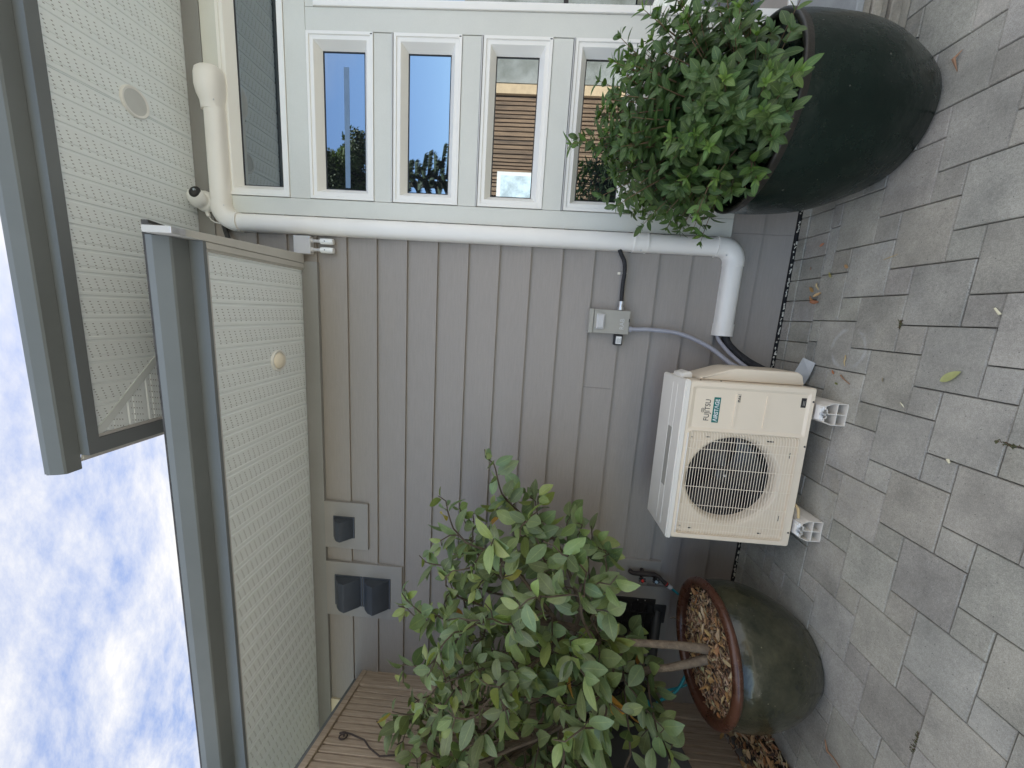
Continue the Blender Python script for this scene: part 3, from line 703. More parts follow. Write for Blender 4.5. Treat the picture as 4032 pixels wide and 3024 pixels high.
# ------------------------------------------------------------------ door step at the right
st = thing('door_step', 'concrete topped door step faced with split ledge stone', 'step', (1.65, -0.24, 0))
MB().box(1.26, 3.6, -0.475, -0.026, 0.195, 0.225, .004).build('cap', M_CONC, st)
ls = MB(); z = 0.0; r3 = random.Random(3)
for row in range(5):
    h = (0.038, 0.045, 0.033, 0.042, 0.034)[row]; x = 1.275
    while x < 3.5:
        l = r3.uniform(.12, .32); d = r3.uniform(-.012, .008)
        ls.box(x, min(x + l, 3.5), -0.46 + d, -0.40, z + .001, z + h - .001, .004); x += l + .002
    y = -0.40
    while y < -0.04:
        l = r3.uniform(.12, .22); ls.box(1.275 - r3.uniform(0, .012), 1.34, y, min(y + l, -0.03), z + .001, z + h - .001, .004); y += l + .002
    z += h
ls.box(1.30, 3.5, -0.44, -0.03, 0.0, 0.19)
ls.build('stone_facing', M_STONE, st)

# ------------------------------------------------------------------ recessed soffit lights
def downlight(x, y, z, r, label, bulb):
    t = thing('recessed_light', label, 'ceiling light', (x, y, z), 'recessed lights in the eaves')
    MB().lathe([(r * .78, -.002), (r * .80, -.010), (r * .93, -.012), (r, -.006), (r, .002)], (x, y, z), n=36).build('trim_ring', M_WHITE, t, smooth=True)
    if bulb:
        MB().lathe([(0.0001, -.030), (r * .35, -.028), (r * .62, -.020), (r * .78, -.006), (r * .78, .004)], (x, y, z), n=36).build('lens', M_BULB, t, smooth=True)
    else:
        rf_ = MB(); rf_.lathe([(r * .80, -.008), (r * .76, .004), (r * .68, .040), (r * .56, .078), (0.0001, .082)], (x, y, z), n=36); rf_.build('reflector', M_RFSHADE, t, smooth=True, ang=50)  # greyed reflector colour puts in the shade inside the recess
        MB().lathe([(0.0001, .030), (r * .25, .032), (r * .40, .040), (r * .46, .054)], (x, y, z), n=30).build('lens', M_BOXG, t, smooth=True)
downlight(0.938, -0.343, ZU, 0.072, 'open ring recessed light in the upper vented eave', False)
downlight(-0.346, -0.285, ZS, 0.062, 'small glowing white domed recessed light in the lower vented eave'.replace('glowing ', ''), True)

# ------------------------------------------------------------------ line-set cover (white duct)
def sweep(mb, prof, path, closed_ends=True):
    """path: list of ((x, z), (tx, tz)); prof: list of (lateral, outward)"""
    rings = []
    for (x, z), (tx, tz) in path:
        l = math.hypot(tx, tz); tx /= l; tz /= l; nx, nz = -tz, tx
        k = 1.0
        rings.append([mb.bm.verts.new((x + nx * a, -0.013 - d, z + nz * a)) for a, d in prof])
    n = len(prof)
    for a, b in zip(rings, rings[1:]):
        for i in range(n): mb.bm.faces.new((a[i], a[(i + 1) % n], b[(i + 1) % n], b[i]))
    if closed_ends: mb.bm.faces.new(rings[0]); mb.bm.faces.new(rings[-1][::-1])
    return mb
def dprof(w, d, n=8):
    p = [(-w, 0), (-w, d * .35)]
    for i in range(1, n): 
        a = math.pi * i / n; p.append((-w * math.cos(a), d * .35 + d * .65 * math.sin(a) ** .8))
    return p + [(w, d * .35), (w, 0)]
def arc(c, r, a0, a1, n=12):
    out = []
    sgn = 1 if a1 > a0 else -1
    for i in range(n + 1):
        a = R(a0 + (a1 - a0) * i / n); out.append(((c[0] + r * math.cos(a), c[1] + r * math.sin(a)), (-math.sin(a) * sgn, math.cos(a) * sgn)))
    return out
D = thing('line_set_cover', 'white plastic duct running down beside the windows from wall cap to outdoor unit', 'pipe cover', (0.444, -0.013, 0.341))
W0 = 0.0505
def duct(name, path, w=W0, d=0.072): return sweep(MB(), dprof(w, d), path).build(name, M_PVC, D, smooth=True, ang=35)
XC = 0.446
duct('straight_channel', [((XC, 3.29), (0, -1)), ((XC, 0.90), (0, -1))], W0, .068)
duct('straight_channel', [((XC, 0.86), (0, -1)), ((XC, 0.44), (0, -1))], W0, .068)
duct('coupler', [((XC, 0.922), (0, -1)), ((XC, 0.845), (0, -1))], W0 * 1.05, .074)
duct('coupler', [((XC, 0.9255), (0, -1)), ((XC, 0.9185), (0, -1))], W0 * 1.09, .077)
duct('coupler', [((XC, 0.8515), (0, -1)), ((XC, 0.8445), (0, -1))], W0 * 1.09, .077)
duct('elbow', [((XC, 0.452), (0, -1))] + arc((XC - .088, 0.429), .088, 0, -90) + [((0.342, 0.341), (-1, 0))], W0 * 1.06, .076)
duct('elbow', [((XC, 0.456), (0, -1)), ((XC, 0.449), (0, -1))], W0 * 1.11, .080)
duct('straight_channel', [((0.346, 0.341), (-1, 0)), ((0.01, 0.341), (-1, 0))], W0, .070)
duct('end_sleeve', [((0.013, 0.341), (-1, 0)), ((-0.058, 0.341), (-1, 0))], W0 * 1.06, .076)
duct('elbow', [((0.552, 3.396), (-1, 0))] + arc((XC + .100, 3.296), .100, 90, 180) + [((XC, 3.280), (0, -1))], W0 * 1.09, .078)
duct('straight_channel', [((1.062, 3.396), (-1, 0)), ((0.548, 3.396), (-1, 0))], W0 * 1.04, .070)
cp = MB(); rings = []
prof0 = dprof(1, 1)
for x, w, d in ((1.050, .0555, .074), (1.066, .056, .076), (1.095, .058, .080), (1.125, .066, .098), (1.16, .070, .106), (1.22, .070, .104), (1.252, .066, .094), (1.272, .056, .070), (1.282, .040, .035), (1.283, .02, .004)):
    rings.append([cp.bm.verts.new((x, -0.013 - b * d, 3.405 + a * w)) for a, b in prof0])
for a, b in zip(rings, rings[1:]):
    for i in range(len(prof0)): cp.bm.faces.new((a[i], a[(i + 1) % len(prof0)], b[(i + 1) % len(prof0)], b[i]))
cp.bm.faces.new(rings[0]); cp.bm.faces.new(rings[-1][::-1])
cp.build('wall_cap', M_PVC, D, smooth=True, ang=50)
for x, y, z in ((XC - .046, -0.066, 0.882), (-0.035, -0.072, 0.376), (0.395, -0.075, 0.405), (1.09, -0.08, 3.36), (0.53, -0.072, 3.352)):
    MB().lathe([(.0001, -.004), (.0035, -.003), (.004, 0)], (x, y, z), 'y', 10).build('screw', M_METAL, D)

# ------------------------------------------------------------------ outdoor unit (local coordinates: x right, y back, z up)
A = thing('outdoor_unit', 'beige outdoor heat pump unit with round fan grille standing on two risers', 'heat pump', (-1.0724, -0.5748, 0.1182), rotz=0.0258)
AW, AH, AD = 0.810, 0.586, 0.29
def rrect(x0, x1, z0, z1, r, n=5):
    out = []
    for cx_, cz_, a0 in ((x1 - r, z1 - r, 0), (x0 + r, z1 - r, 90), (x0 + r, z0 + r, 180), (x1 - r, z0 + r, 270)):
        for i in range(n + 1):
            a = R(a0 + 90 * i / n); out.append((cx_ + r * math.cos(a), cz_ + r * math.sin(a)))
    return out
def loop_strip(bm, l0, y0, l1, y1, cache={}):
    a = [bm.verts.new((p[0], y0, p[1])) for p in l0]; b = [bm.verts.new((p[0], y1, p[1])) for p in l1]; n = len(a)
    for i in range(n): bm.faces.new((a[i], a[(i + 1) % n], b[(i + 1) % n], b[i]))
def fill_between(bm, loops, y):
    """planar face between an outer loop and hole loops"""
    es = []
    for lp in loops:
        vs = [bm.verts.new((p[0], y, p[1])) for p in lp]
        es += [bm.edges.new((vs[i], vs[(i + 1) % len(vs)])) for i in range(len(vs))]
    bmesh.ops.triangle_fill(bm, use_beauty=True, use_dissolve=False, edges=es)
mb = MB(); bm = mb.bm
O0 = rrect(0.006, AW - 0.006, 0.006, AH - 0.002, .010); O1 = rrect(0, AW, 0, AH, .012)
G0 = rrect(0.026, 0.566, 0.038, 0.566, .018); G1 = rrect(0.031, 0.561, 0.043, 0.561, .016)
P0 = rrect(0.571, 0.786, 0.022, 0.572, .010); P1 = rrect(0.583, 0.774, 0.034, 0.554, .008)
fill_between(bm, [O0, G0, P0], 0.0)
loop_strip(bm, O0, 0.0, O1, 0.006)
loop_strip(bm, O1, 0.006, O1, AD - .006); loop_strip(bm, O1, AD - .006, O0, AD)
fill_between(bm, [O0], AD)
loop_strip(bm, P0, 0.0, P1, 0.007); fill_between(bm, [P1], 0.007)
loop_strip(bm, G0, 0.0, G1, 0.016)
FC = (0.322, 0.322)
def circ(r, n=56): return [(FC[0] + r * math.cos(2 * math.pi * i / n), FC[1] - 0.018 * 0 + r * math.sin(2 * math.pi * i / n)) for i in range(n)]
FC = (0.318, 0.318)
fill_between(bm, [G1, circ(.236)], 0.016)
for (ra, ya), (rb, yb) in zip(((.236, .016), (.229, .019), (.220, .030), (.214, .048)), ((.229, .019), (.220, .030), (.214, .048), (.212, .075))):
    loop_strip(bm, circ(ra), ya, circ(rb), yb)
for z in (0.359, 0.216):
    mb.prism(rrect(0.596, 0.756, z - .0045, z + .0045, .0044), 'y', 0.003, 0.008)
mb.build('casing', M_AC, A, smooth=True, local=True, ang=32)
fb = MB(); loop_strip(fb.bm, circ(.2125), 0.0745, circ(.2125), 0.20); fill_between(fb.bm, [circ(.2125)], 0.20)
fb.build('fan_housing', M_BLACK, A, local=True)
fn = MB(); fn.lathe([(.0001, .085), (.030, .086), (.042, .094), (.045, .15)], (FC[0], 0, FC[1]), 'y', 28)
for k in range(3):
    a0 = k * 2 * math.pi / 3 + .5; rows = []
    for i in range(7):
        r_ = .04 + .160 * i / 6; row = []
        for j in range(7):
            a = a0 + (j / 6 - .5) * (1.25 + .35 * i / 6) + .45 * i / 6; y = .10 + .055 * (j / 6) - .012 * math.sin(math.pi * j / 6)
            row.append(fn.bm.verts.new((FC[0] + r_ * math.cos(a), y, FC[1] + r_ * math.sin(a))))
        rows.append(row)
    for a, b in zip(rows, rows[1:]):
        for j in range(6): fn.bm.faces.new((a[j], a[j + 1], b[j + 1], b[j]))
fan = fn.build('fan', M_FAN, A, smooth=True, local=True)
MB().lathe([(.0001, .076), (.006, .077), (.008, .084), (.008, .088)], (FC[0], 0, FC[1]), 'y', 14).build('hub_bolt', M_METAL, fan, local=True)
# wire grille
gr = MB(); n = 38
for i in range(n):
    z = 0.050 + (0.551 - 0.050) * i / (n - 1)
    gr.tube([(0.030, 0.006, z), (0.036, -0.006, z), (0.060, -0.010, z), (0.534, -0.010, z), (0.556, -0.006, z), (0.562, 0.006, z)], 0.0013, 5, caps=False)
for x in (0.058, 0.092, 0.188, 0.284, 0.381, 0.478, 0.520):
    gr.tube([(x, 0.004, 0.042), (x, -0.007, 0.050), (x, -0.007, 0.552), (x, 0.004, 0.560)], 0.0016, 5, caps=False)
gr.build('fan_grille', M_WIRE, A, smooth=True, local=True)
MB().box(0.034, 0.556, -0.010, 0.003, 0.5655, 0.5715, .0025, 2).build('grille_lip', M_ACLID, A, local=True)
for (x, z, w, h) in ((0.535, .464, .004, .02), (0.533, .165, .006, .03), (0.47, .062, .028, .004), (0.14, .062, .028, .004), (0.052, .49, .006, .016), (0.052, .145, .006, .016), (0.53, .54, .006, .006), (0.06, .54, .006, .006)):
    box('clip_slot', M_INK, A, x - w / 2, x + w / 2, 0.0135, 0.0152, z - h / 2, z + h / 2, local=True)
for x, z in ((0.745, 0.010), (0.524, 0.012), (0.076, 0.014)):
    MB().lathe([(.0001, -.0035), (.0035, -.003), (.0046, 0.0)], (x, 0, z), 'y', 12).build('screw', M_INK, A, local=True)
# lid
ld = MB(); ld.prism(rrect(-.004, AW + .004, AH + .001, 0.612, .012, 3), 'y', -0.004, AD + .006, 0.0)
bmesh.ops.bevel(ld.bm, geom=[e for e in ld.bm.edges if abs(e.verts[0].co.y - e.verts[1].co.y) < 1e-6 and e.verts[0].co.z > AH + .008 and e.verts[1].co.z > AH + .008], offset=.006, segments=2, affect='EDGES')
for y in (.085, .145): ld.box(0.03, 0.78, y - .002, y + .002, 0.611, 0.6135, .001)
lid = ld.build('lid', M_ACLID, A, smooth=True, local=True, ang=30)
box('rating_label', M_BOXG, lid, 0.236, 0.552, 0.092, 0.138, 0.6105, 0.6128, local=True)
# valve cover and cable entry at the right side
vc = MB(); vc.prism([(AW + .001, 0.525), (AW + .012, 0.515), (AW + .060, 0.375), (AW + .066, 0.345), (AW + .066, 0.060), (AW + .052, 0.035), (AW + .001, 0.020)], 'y', 0.060, 0.262, .009, 2)
vc.build('valve_cover', M_AC, A, smooth=True, local=True, ang=32)
hb = MB(); hb.prism([(AW + .001, 0.600), (AW + .022, 0.596), (AW + .034, 0.560), (AW + .028, 0.548), (AW + .001, 0.545)], 'y', 0.085, 0.20, .005, 2)
hb.build('hand_grip', M_ACLID, A, smooth=True, local=True, ang=32)
for y, z in ((.03, .53), (.035, .43)): MB().lathe([(.004, 0), (.003, .003), (.0001, .0035)], (AW, y, z), 'x', 10).build('screw', M_INK, A, local=True)
# writing on the right hand panel
YF = 0.0068
t_ = add_text('FUJITSU', 'maker_lettering', M_INK, A, (0.616, YF, 0.478), 0.0355, (R(90), 0, 0), sx=.88)
lp = MB()
for k in range(2):
    c0 = (0.6635 + .0095 * k, YF - .0006, 0.5115)
    lp.tube([(c0[0] + .0052 * math.cos(a * .5236), c0[1], c0[2] + .0052 * math.sin(a * .5236)) for a in range(13)], .0010, 5, caps=False)
lp.build('maker_emblem', M_INK, A, local=True)
bd = MB(); bd.box(0.611, 0.735, YF - .0016, YF + .001, 0.4325, 0.4635, .0004); bdo = bd.build('badge', M_TEAL, A, local=True)
add_text('\u039BIRST\u039BGE', 'badge_lettering', M_WHITE, bdo, (0.6165, YF - .0022, 0.4390), 0.0262, (R(90), 0, 0), sx=.93, bold=.0003)
rb_ = MB(); 
for q in ((.7175, .7560, .3415, .3425), (.7175, .7560, .3595, .3605), (.7175, .7185, .3425, .3595), (.7550, .7560, .3425, .3595)): rb_.box(q[0], q[1], YF - .0006, YF + .0004, q[2], q[3])
rb_.build('gas_mark_frame', M_INK, A, local=True)
add_text('R32', 'gas_mark_lettering', M_INK, A, (0.7198, YF, 0.3442), 0.0192, (R(90), 0, 0), bold=.0006)
dl = box('data_sticker', M_INK, A, 0.713, 0.759, YF - .001, YF + .001, 0.0375, 0.0600, local=True)
for k in range(2): box('sticker_print', M_BOXG, dl, 0.722, 0.745, YF - .0014, YF - .0009, 0.049 - .006 * k, 0.0512 - .006 * k, local=True)

# risers under the unit
def riser():
    t = thing('riser_block', 'white plastic riser foot under the right end of the unit', 'riser', (0, 0, 0), 'riser blocks under the outdoor unit')
    b = MB(); Lr = 0.36
    out = [(-.052, 0), (.052, 0), (.052, .066), (.038, .098), (.020, .100), (.020, .090), (-.020, .090), (-.020, .100), (-.038, .098), (-.052, .066)]
    # shell with inner webs: outer walls as thin prisms
    def wall(p, q, th=.0028):
        dx, dz = q[0] - p[0], q[1] - p[1]; l = math.hypot(dx, dz); nx, nz = -dz / l * th, dx / l * th
        b.prism([p, q, (q[0] + nx, q[1] + nz), (p[0] + nx, p[1] + nz)], 'y', 0, Lr)
    for i in range(len(out)): wall(out[i], out[(i + 1) % len(out)])
    b.box(-.0015, .0015, 0.0002, Lr - .001, .003, .0875); b.box(-.049, .049, 0.0004, Lr - .001, .044, .047)
    b.box(-.049, -.0018, .12, .123, .003, .088); b.box(.0018, .049, .12, .123, .003, .088)
    b.build('block', M_FOOT, t, local=True)
    MB().box(-.034, .034, .004, .052, .1008, .1065, .001).box(-.026, .026, .004, .020, .1066, .1175, .001).build('slide_plate', M_WHITE, t, local=True)
    MB().lathe([(.0001, -.018), (.006, -.016), (.006, -.001), (.011, -.001), (.011, .004), (.015, .004), (.015, .0065)], (0, 0.0, .104), 'y', 12).build('bolt', M_METAL, t, local=True, smooth=True)
    return t
r1_ = riser()
r1_.location = (-0.373, -0.598, 0.0); r1_.rotation_euler = (0, 0, 0.02)
r2_ = copy_tree(r1_); r2_.location = (-0.962, -0.606, 0.0); r2_.rotation_euler = (0, 0, 0.02)
r2_['label'] = 'white plastic riser foot under the fan end of the unit nearest the brown rimmed pot'

# drain pan outlet plug left
# cables from duct to unit
def cable(name, label, cat, pts, r, m, n=10):
    p0 = Vector(pts[0])
    # smooth the polyline
    P_ = [Vector(p) for p in pts]; out = []
    for i in range(len(P_) - 1):
        a = P_[max(i - 1, 0)]; b = P_[i]; c = P_[i + 1]; d = P_[min(i + 2, len(P_) - 1)]
        for k in range(6):
            t = k / 6; out.append(.5 * ((2 * b) + (c - a) * t + (2 * a - 5 * b + 4 * c - d) * t * t + (3 * b - a - 3 * c + d) * t ** 3))
    out.append(P_[-1])
    o = MB().tube(out, r, n).build(name, m, None, smooth=True, ang=60)
    if label: tag(o, label, cat)
    return o, out
cable('conduit', 'grey flexible conduit curving from the grey switch box down to the unit', 'conduit', [(-.052, -.045, .895), (-.050, -.045, .84), (-.047, -.05, .76), (-.062, -.06, .588), (-.128, -.10, .43), (-.205, -.19, .345), (-.238, -.30, .30)], .0125, M_HOSEG)
cable('drain_hose', 'short grey hose coming out of the open lower end of the white duct', 'hose', [(-.05, -.045, .372), (-.085, -.06, .365), (-.15, -.13, .33), (-.205, -.20, .285), (-.235, -.30, .27)], .0105, M_HOSEG)
cable('refrigerant_line', 'black wrapped pipe bundle bending from white duct into the unit', 'pipe', [(-.04, -.045, .325), (-.09, -.055, .318), (-.14, -.09, .285), (-.19, -.16, .24), (-.225, -.28, .21)], .0225, M_TAPE, 12)
# supply conduit and switch box
sb = thing('disconnect_box', 'small grey weatherproof switch box on the siding with a raised cover window', 'switch box', (-0.015, -0.013, 1.015))
bx = MB(); bx.box(-.085, .055, -.062, -.008, .898, 1.112, .004, 2).box(-.087, .057, -.070, -.008, 1.113, 1.139, .004, 2)
bx.prism([(-.004 - .046, 1.062), (-.004 + .046, 1.062), (-.004 + .046, 1.108), (-.004 - .046, 1.108)], 'y', -.068, -.060)
bxo = bx.build('housing', M_BOXG, sb)
w_ = MB(); lo = [(-.060, 1.045), (.030, 1.045), (.030, 1.095), (-.060, 1.095)]; li = [(-.050, 1.055), (.020, 1.055), (.020, 1.085), (-.050, 1.085)]
loop_strip(w_.bm, lo, -.0685, li, -.078); fill_between(w_.bm, [li], -.078); w_.build('raised_window', M_BOXL, bxo)
add_text('RAB', 'embossed_lettering', M_BOXL, bxo, (-.058, -.0625, .930), .036, (R(90), 0, 0), local=False)
box('latch', M_INK, bxo, -.012, .008, -.064, -.061, .899, .904)
cn = MB(); cn.lathe([(.016, 0), (.019, .002), (.019, .018), (.015, .019), (.015, .034), (.018, .035), (.018, .052), (.013, .053)], (.056, -.040, .955), 'x', 16); cn.build('conduit_connector', M_METAL, sb, smooth=True, ang=30)
MB().lathe([(.016, -.018), (.018, -.016), (.018, 0)], (-.052, -.045, .897), 'z', 16).build('conduit_connector', M_HOSEG, sb, smooth=True, ang=30)
o, _ = cable('supply_conduit', 'short black conduit looping from the white duct to the grey switch box', 'conduit', [(.400, -.05, 1.000), (.372, -.048, .985), (.334, -.045, .963), (.28, -.042, .955), (.20, -.040, .957), (.108, -.040, .955)], .0115, M_TAPE)
cl = MB(); cl.tube([(.271, -.040 + .0135 * math.cos(a), .955 + .0135 * math.sin(a)) for a in [i * .45 - 1.8 for i in range(9)]], .0022, 6); cl.box(.263, .279, -.016, -.013, .965, .990, .001)
tag(cl.build('pipe_clip', M_METAL), 'small bright metal strap clip holding the black conduit to the siding', 'clip')
# tag hanging at the box side
sg = thing('surge_protector', 'small black cube with a white printed label fixed beside the grey switch box', 'electrical device', (-.116, -.013, .945))
MB().box(-.152, -.088, -.055, -.008, .926, .974, .005, 2).build('housing', M_BLACK, sg)
lb = box('paper_label', M_WHITE, sg, -.143, -.099, -.0565, -.0548, .934, .966)
for k in range(5): box('label_print', M_INK, lb, -.139, -.103 - .008 * (k % 2), -.0572, -.0566, .9375 + .0055 * k, .9393 + .0055 * k)
# ------------------------------------------------------------------ camera and sensors high on the wall
sc_ = thing('security_camera', 'round white dome camera with a black face mounted at the corner of the upper eave', 'camera', (0.555, -0.018, 3.505))
MB().lathe([(.060, 0), (.060, -.018), (.056, -.030), (.046, -.040), (.030, -.044), (.0001, -.044)], (.556, -.019, 3.500), 'y', 36).build('base', M_WHITE, sc_, smooth=True, ang=35)
hd = MB(); b_ = bmesh.new(); bmesh.ops.create_uvsphere(b_, u_segments=36, v_segments=20, radius=.052)
dirv = Vector((.50, -.70, -.42)).normalized(); qm = dirv.to_track_quat('-Y', 'Z').to_matrix().to_4x4(); hc = Vector((.560, -.092, 3.497))
bmesh.ops.scale(b_, vec=(.96, 1.18, .90), verts=b_.verts); hd.merge(b_, Matrix.Translation(hc) @ qm)
hd.tube([(.556, -.05, 3.500), tuple(hc)], [.046, .040], 20)
hdo = hd.build('eyeball', M_WHITE, sc_, smooth=True, ang=60)
fc_ = MB(); b_ = bmesh.new(); bmesh.ops.create_uvsphere(b_, u_segments=32, v_segments=16, radius=.034); bmesh.ops.scale(b_, vec=(1.12, 0.55, .78), verts=b_.verts)
fc_.merge(b_, Matrix.Translation(hc + dirv * .046) @ qm)
fco = fc_.build('face', M_BLACK, hdo, smooth=True)
b_ = bmesh.new(); bmesh.ops.create_uvsphere(b_, u_segments=16, v_segments=10, radius=.009); ln_ = MB(); ln_.merge(b_, Matrix.Translation(hc + dirv * .062)); ln_.build('lens', M_GLASS, hdo, smooth=True)
for dx_, dz_ in ((-.030, .038), (.035, .033), (-.038, -.03), (.03, -.04)): MB().lathe([(.0001, -.045), (.004, -.0445), (.004, -.03)], (.556 + dx_, -.012 + .008, 3.500 + dz_), 'y', 10).build('screw', M_INK, sc_)
MB().tube([(.498, -.030, 3.493), (.484, -.030, 3.488), (.470, -.030, 3.484)], [.012, .013, .010], 10).build('cable_gland', M_WHITE, sc_, smooth=True)
MB().tube([(.472, -.030, 3.484), (.452, -.029, 3.472), (.440, -.026, 3.450), (.436, -.022, 3.425), (.436, -.02, 3.38)], .0035, 6).build('cable', M_WHITE, sc_, smooth=True)

jb = thing('junction_box', 'pale grey square junction box under the corner of the lower eave', 'junction box', (0.333, -.013, 2.895))
MB().box(.281, .387, -.052, -.008, 2.842, 2.948, .004, 2).build('housing', M_BOXL, jb)
for x in (.290, .378):
    for z in (2.851, 2.939): MB().lathe([(.0001, -.0545), (.0035, -.054), (.0045, -.051)], (x, 0, z), 'y', 10).build('screw', M_METAL, jb)
def sensor():
    t = thing('sensor_head', 'small white cylinder head hanging below the junction box, on the side nearest the white duct', 'sensor', (0, 0, 0), 'twin cylinder heads below the junction box')
    MB().lathe([(.015, 0), (.016, -.004), (.013, -.010), (.010, -.012)], (0, 0, 0), 'z', 18).tube([(0, 0, -.010), (0, -.002, -.032), (0, -.002, -.060)], [.010, .009, .010], 12).build('swivel_arm', M_BOXL, t, smooth=True, local=True)
    MB().lathe([(.012, -.055), (.0165, -.058), (.0168, -.063), (.0155, -.065), (.0175, -.068), (.0175, -.118), (.016, -.136), (.0001, -.137)], (0, -.002, 0), 'z', 22).build('barrel', M_WHITE, t, smooth=True, local=True, ang=30)
    MB().lathe([(.0001, -.0192), (.003, -.019), (.0035, -.016)], (0, -.002, -.088), 'y', 10).build('sensor_dot', M_INK, t, local=True)
    return t
s1_ = sensor(); s1_.location = (.360, -.035, 2.8415)
s2_ = copy_tree(s1_); s2_.location = (.309, -.035, 2.8415); s2_['label'] = 'small white cylinder head below the junction box, the one farther from the white duct'

# ------------------------------------------------------------------ exhaust hoods on the wall
def hood(t, x0, x1, z0, z1, d=0.075):
    h = z1 - z0
    b = MB(); b.box(x0, x1, -.034, -.027, z0, z1, .001)
    xa, xb = x0 + .008, x1 - .008
    b.prism([(-.030, z1 - .008), (-.030 - d * .45, z1 - h * .14), (-.030 - d * .8, z1 - h * .30), (-.030 - d, z1 - h * .50), (-.030 - d * .96, z1 - h * .54), (-.030 - d * .25, z0 + h * .10), (-.030, z0 + .008)], 'x', xa, xb)
    return b.build('hood', M_VENT, t, smooth=True, ang=25)
v1 = thing('vent_hood', 'single small dark slate plastic vent hood on its square plate high on the wall', 'vent', (-1.53, -.02, 2.68), 'dark exhaust hoods high on the wall')
hood(v1, -1.608, -1.450, 2.606, 2.756)
for z in (2.62, 2.742): MB().lathe([(.0001, -.033), (.004, -.0325), (.005, -.030)], (-1.462, 0, z), 'y', 10).build('screw', M_METAL, v1)
v2 = thing('vent_hood', 'double dark slate plastic vent hood stacked one above the other under the eave', 'vent', (-2.03, -.02, 2.555), 'dark exhaust hoods high on the wall')
hood(v2, -2.146, -1.906, 2.352, 2.552, .085); hood(v2, -2.146, -1.906, 2.556, 2.757, .085)
for z in (2.37, 2.53, 2.57, 2.74): MB().lathe([(.0001, -.033), (.004, -.0325), (.005, -.030)], (-1.918, 0, z), 'y', 10).build('screw', M_METAL, v2)
v3 = thing('louvred_vent', 'black louvred vent low on the wall behind the potted citrus', 'vent', (-2.04, -.02, .64))
MB().box(-2.208, -1.872, -.034, -.019, .497, .815, .002).build('frame', M_LOUV, v3)
lo_ = MB()
for k in range(6):
    z = .512 + k * .050
    lo_.prism([(-.034, z + .044), (-.058, z + .006), (-.055, z + .002), (-.034, z + .034)], 'x', -2.198, -1.900)
for x in (-2.12, -2.04, -1.96): lo_.box(x - .003, x + .003, -.060, -.033, .503, .80)
lo_.build('louvres', M_LOUV, v3)
for z in (.57, .62): MB().lathe([(.0001, -.037), (.0035, -.0365), (.004, -.034)], (-1.884, 0, z), 'y', 10).build('screw', M_METAL, v3)
# twin outlet garden tap
tp = thing('garden_tap', 'dark twin garden tap on a small plate above the brown rimmed pot', 'tap', (-1.68, -.02, .6))
MB().tube([(-1.655, -.022, .62), (-1.655, -.055, .62)], .014, 12).tube([(-1.640, -.070, .715), (-1.650, -.072, .700), (-1.655, -.072, .69), (-1.655, -.070, .62), (-1.655, -.070, .55), (-1.668, -.075, .515), (-1.690, -.085, .49)], [.016, .016, .015, .017, .016, .013, .012], 12).build('body', M_BRASS, tp, smooth=True)
for z, m in ((.637, M_RED), (.548, M_BLUEK)):
    k_ = MB(); k_.lathe([(.008, .03), (.009, .0)] , (-1.672, -.095, z), 'y', 10)
    for a in range(6):
        an = a * math.pi / 3; k_.tube([(-1.672, -.112, z), (-1.672 + .020 * math.cos(an), -.112, z + .024 * math.sin(an))], [.007, .006], 7)
    kk = k_.build('knob', M_LOUV, tp, smooth=True)
    MB().lathe([(.0001, -.010), (.009, -.008), (.010, 0)], (-1.672, -.118, z), 'y', 14).build('knob_cap', m, kk)
q = MB(); q.tube([(-1.690, -.085, .49), (-1.708, -.094, .462)], .014, 12); qo = q.build('hose_connector', M_BRASS, tp, smooth=True)
MB().tube([(-1.7005, -.0895, .473), (-1.7040, -.0912, .468)], .0152, 12).build('red_ring', M_RED, qo, smooth=True)
MB().tube([(-1.7085, -.0945, .461), (-1.722, -.101, .440)], .0155, 12).build('grey_collar', M_BOXL, qo, smooth=True)
cable('garden_hose', 'dark green hose leaving the tap and dropping behind the brown rimmed pot', 'hose', [(-1.722, -.101, .440), (-1.76, -.12, .38), (-1.84, -.13, .28), (-1.98, -.14, .16), (-2.15, -.15, .10), (-2.30, -.16, .14), (-2.40, -.17, .30), (-2.43, -.20, .46)], .0075, M_HOSE)

# ------------------------------------------------------------------ pots
def spline(pts, n=26):
    """smooth curve through (radius, height) points"""
    P_ = [Vector((p[0], p[1], 0)) for p in pts]; out = []
    for i in range(len(P_) - 1):
        a = P_[max(i - 1, 0)]; b = P_[i]; c = P_[i + 1]; d = P_[min(i + 2, len(P_) - 1)]
        m = max(2, n // (len(P_) - 1))
        for k in range(m):
            t = k / m; v = .5 * ((2 * b) + (c - a) * t + (2 * a - 5 * b + 4 * c - d) * t * t + (3 * b - a - 3 * c + d) * t ** 3); out.append((v.x, v.y))
    out.append((P_[-1].x, P_[-1].y)); return out
p1 = thing('glazed_pot', 'round olive green glazed pot with a glossy brown rim holding a citrus tree', 'pot', (-1.654, -0.62, 0))
pc = (-1.654, -0.62, 0)
MB().lathe([(0.0001, 0.002), (.185, 0.002), (.193, 0.006)] + spline([(.197, .012), (.245, .075), (.290, .160), (.318, .250), (.328, .330), (.322, .400), (.306, .440)], 40), pc, n=72).build('body', M_POTG, p1, smooth=True, ang=50)
MB().lathe([(.304, .436)] + spline([(.306, .440), (.320, .446), (.330, .458), (.331, .472), (.320, .484), (.303, .487), (.288, .478), (.282, .462), (.280, .430), (.280, .400)], 40), pc, n=72).build('rim', M_POTR, p1, smooth=True, ang=60)
MB().lathe([(.0001, .446), (.12, .448), (.22, .444), (.281, .436)], pc, n=40).build('soil', M_SOIL, p1, smooth=True)
p2 = thing('glazed_pot', 'large dark green egg shaped pot overflowing with a leafy green shrub', 'pot', (0.892, -0.465, 0))
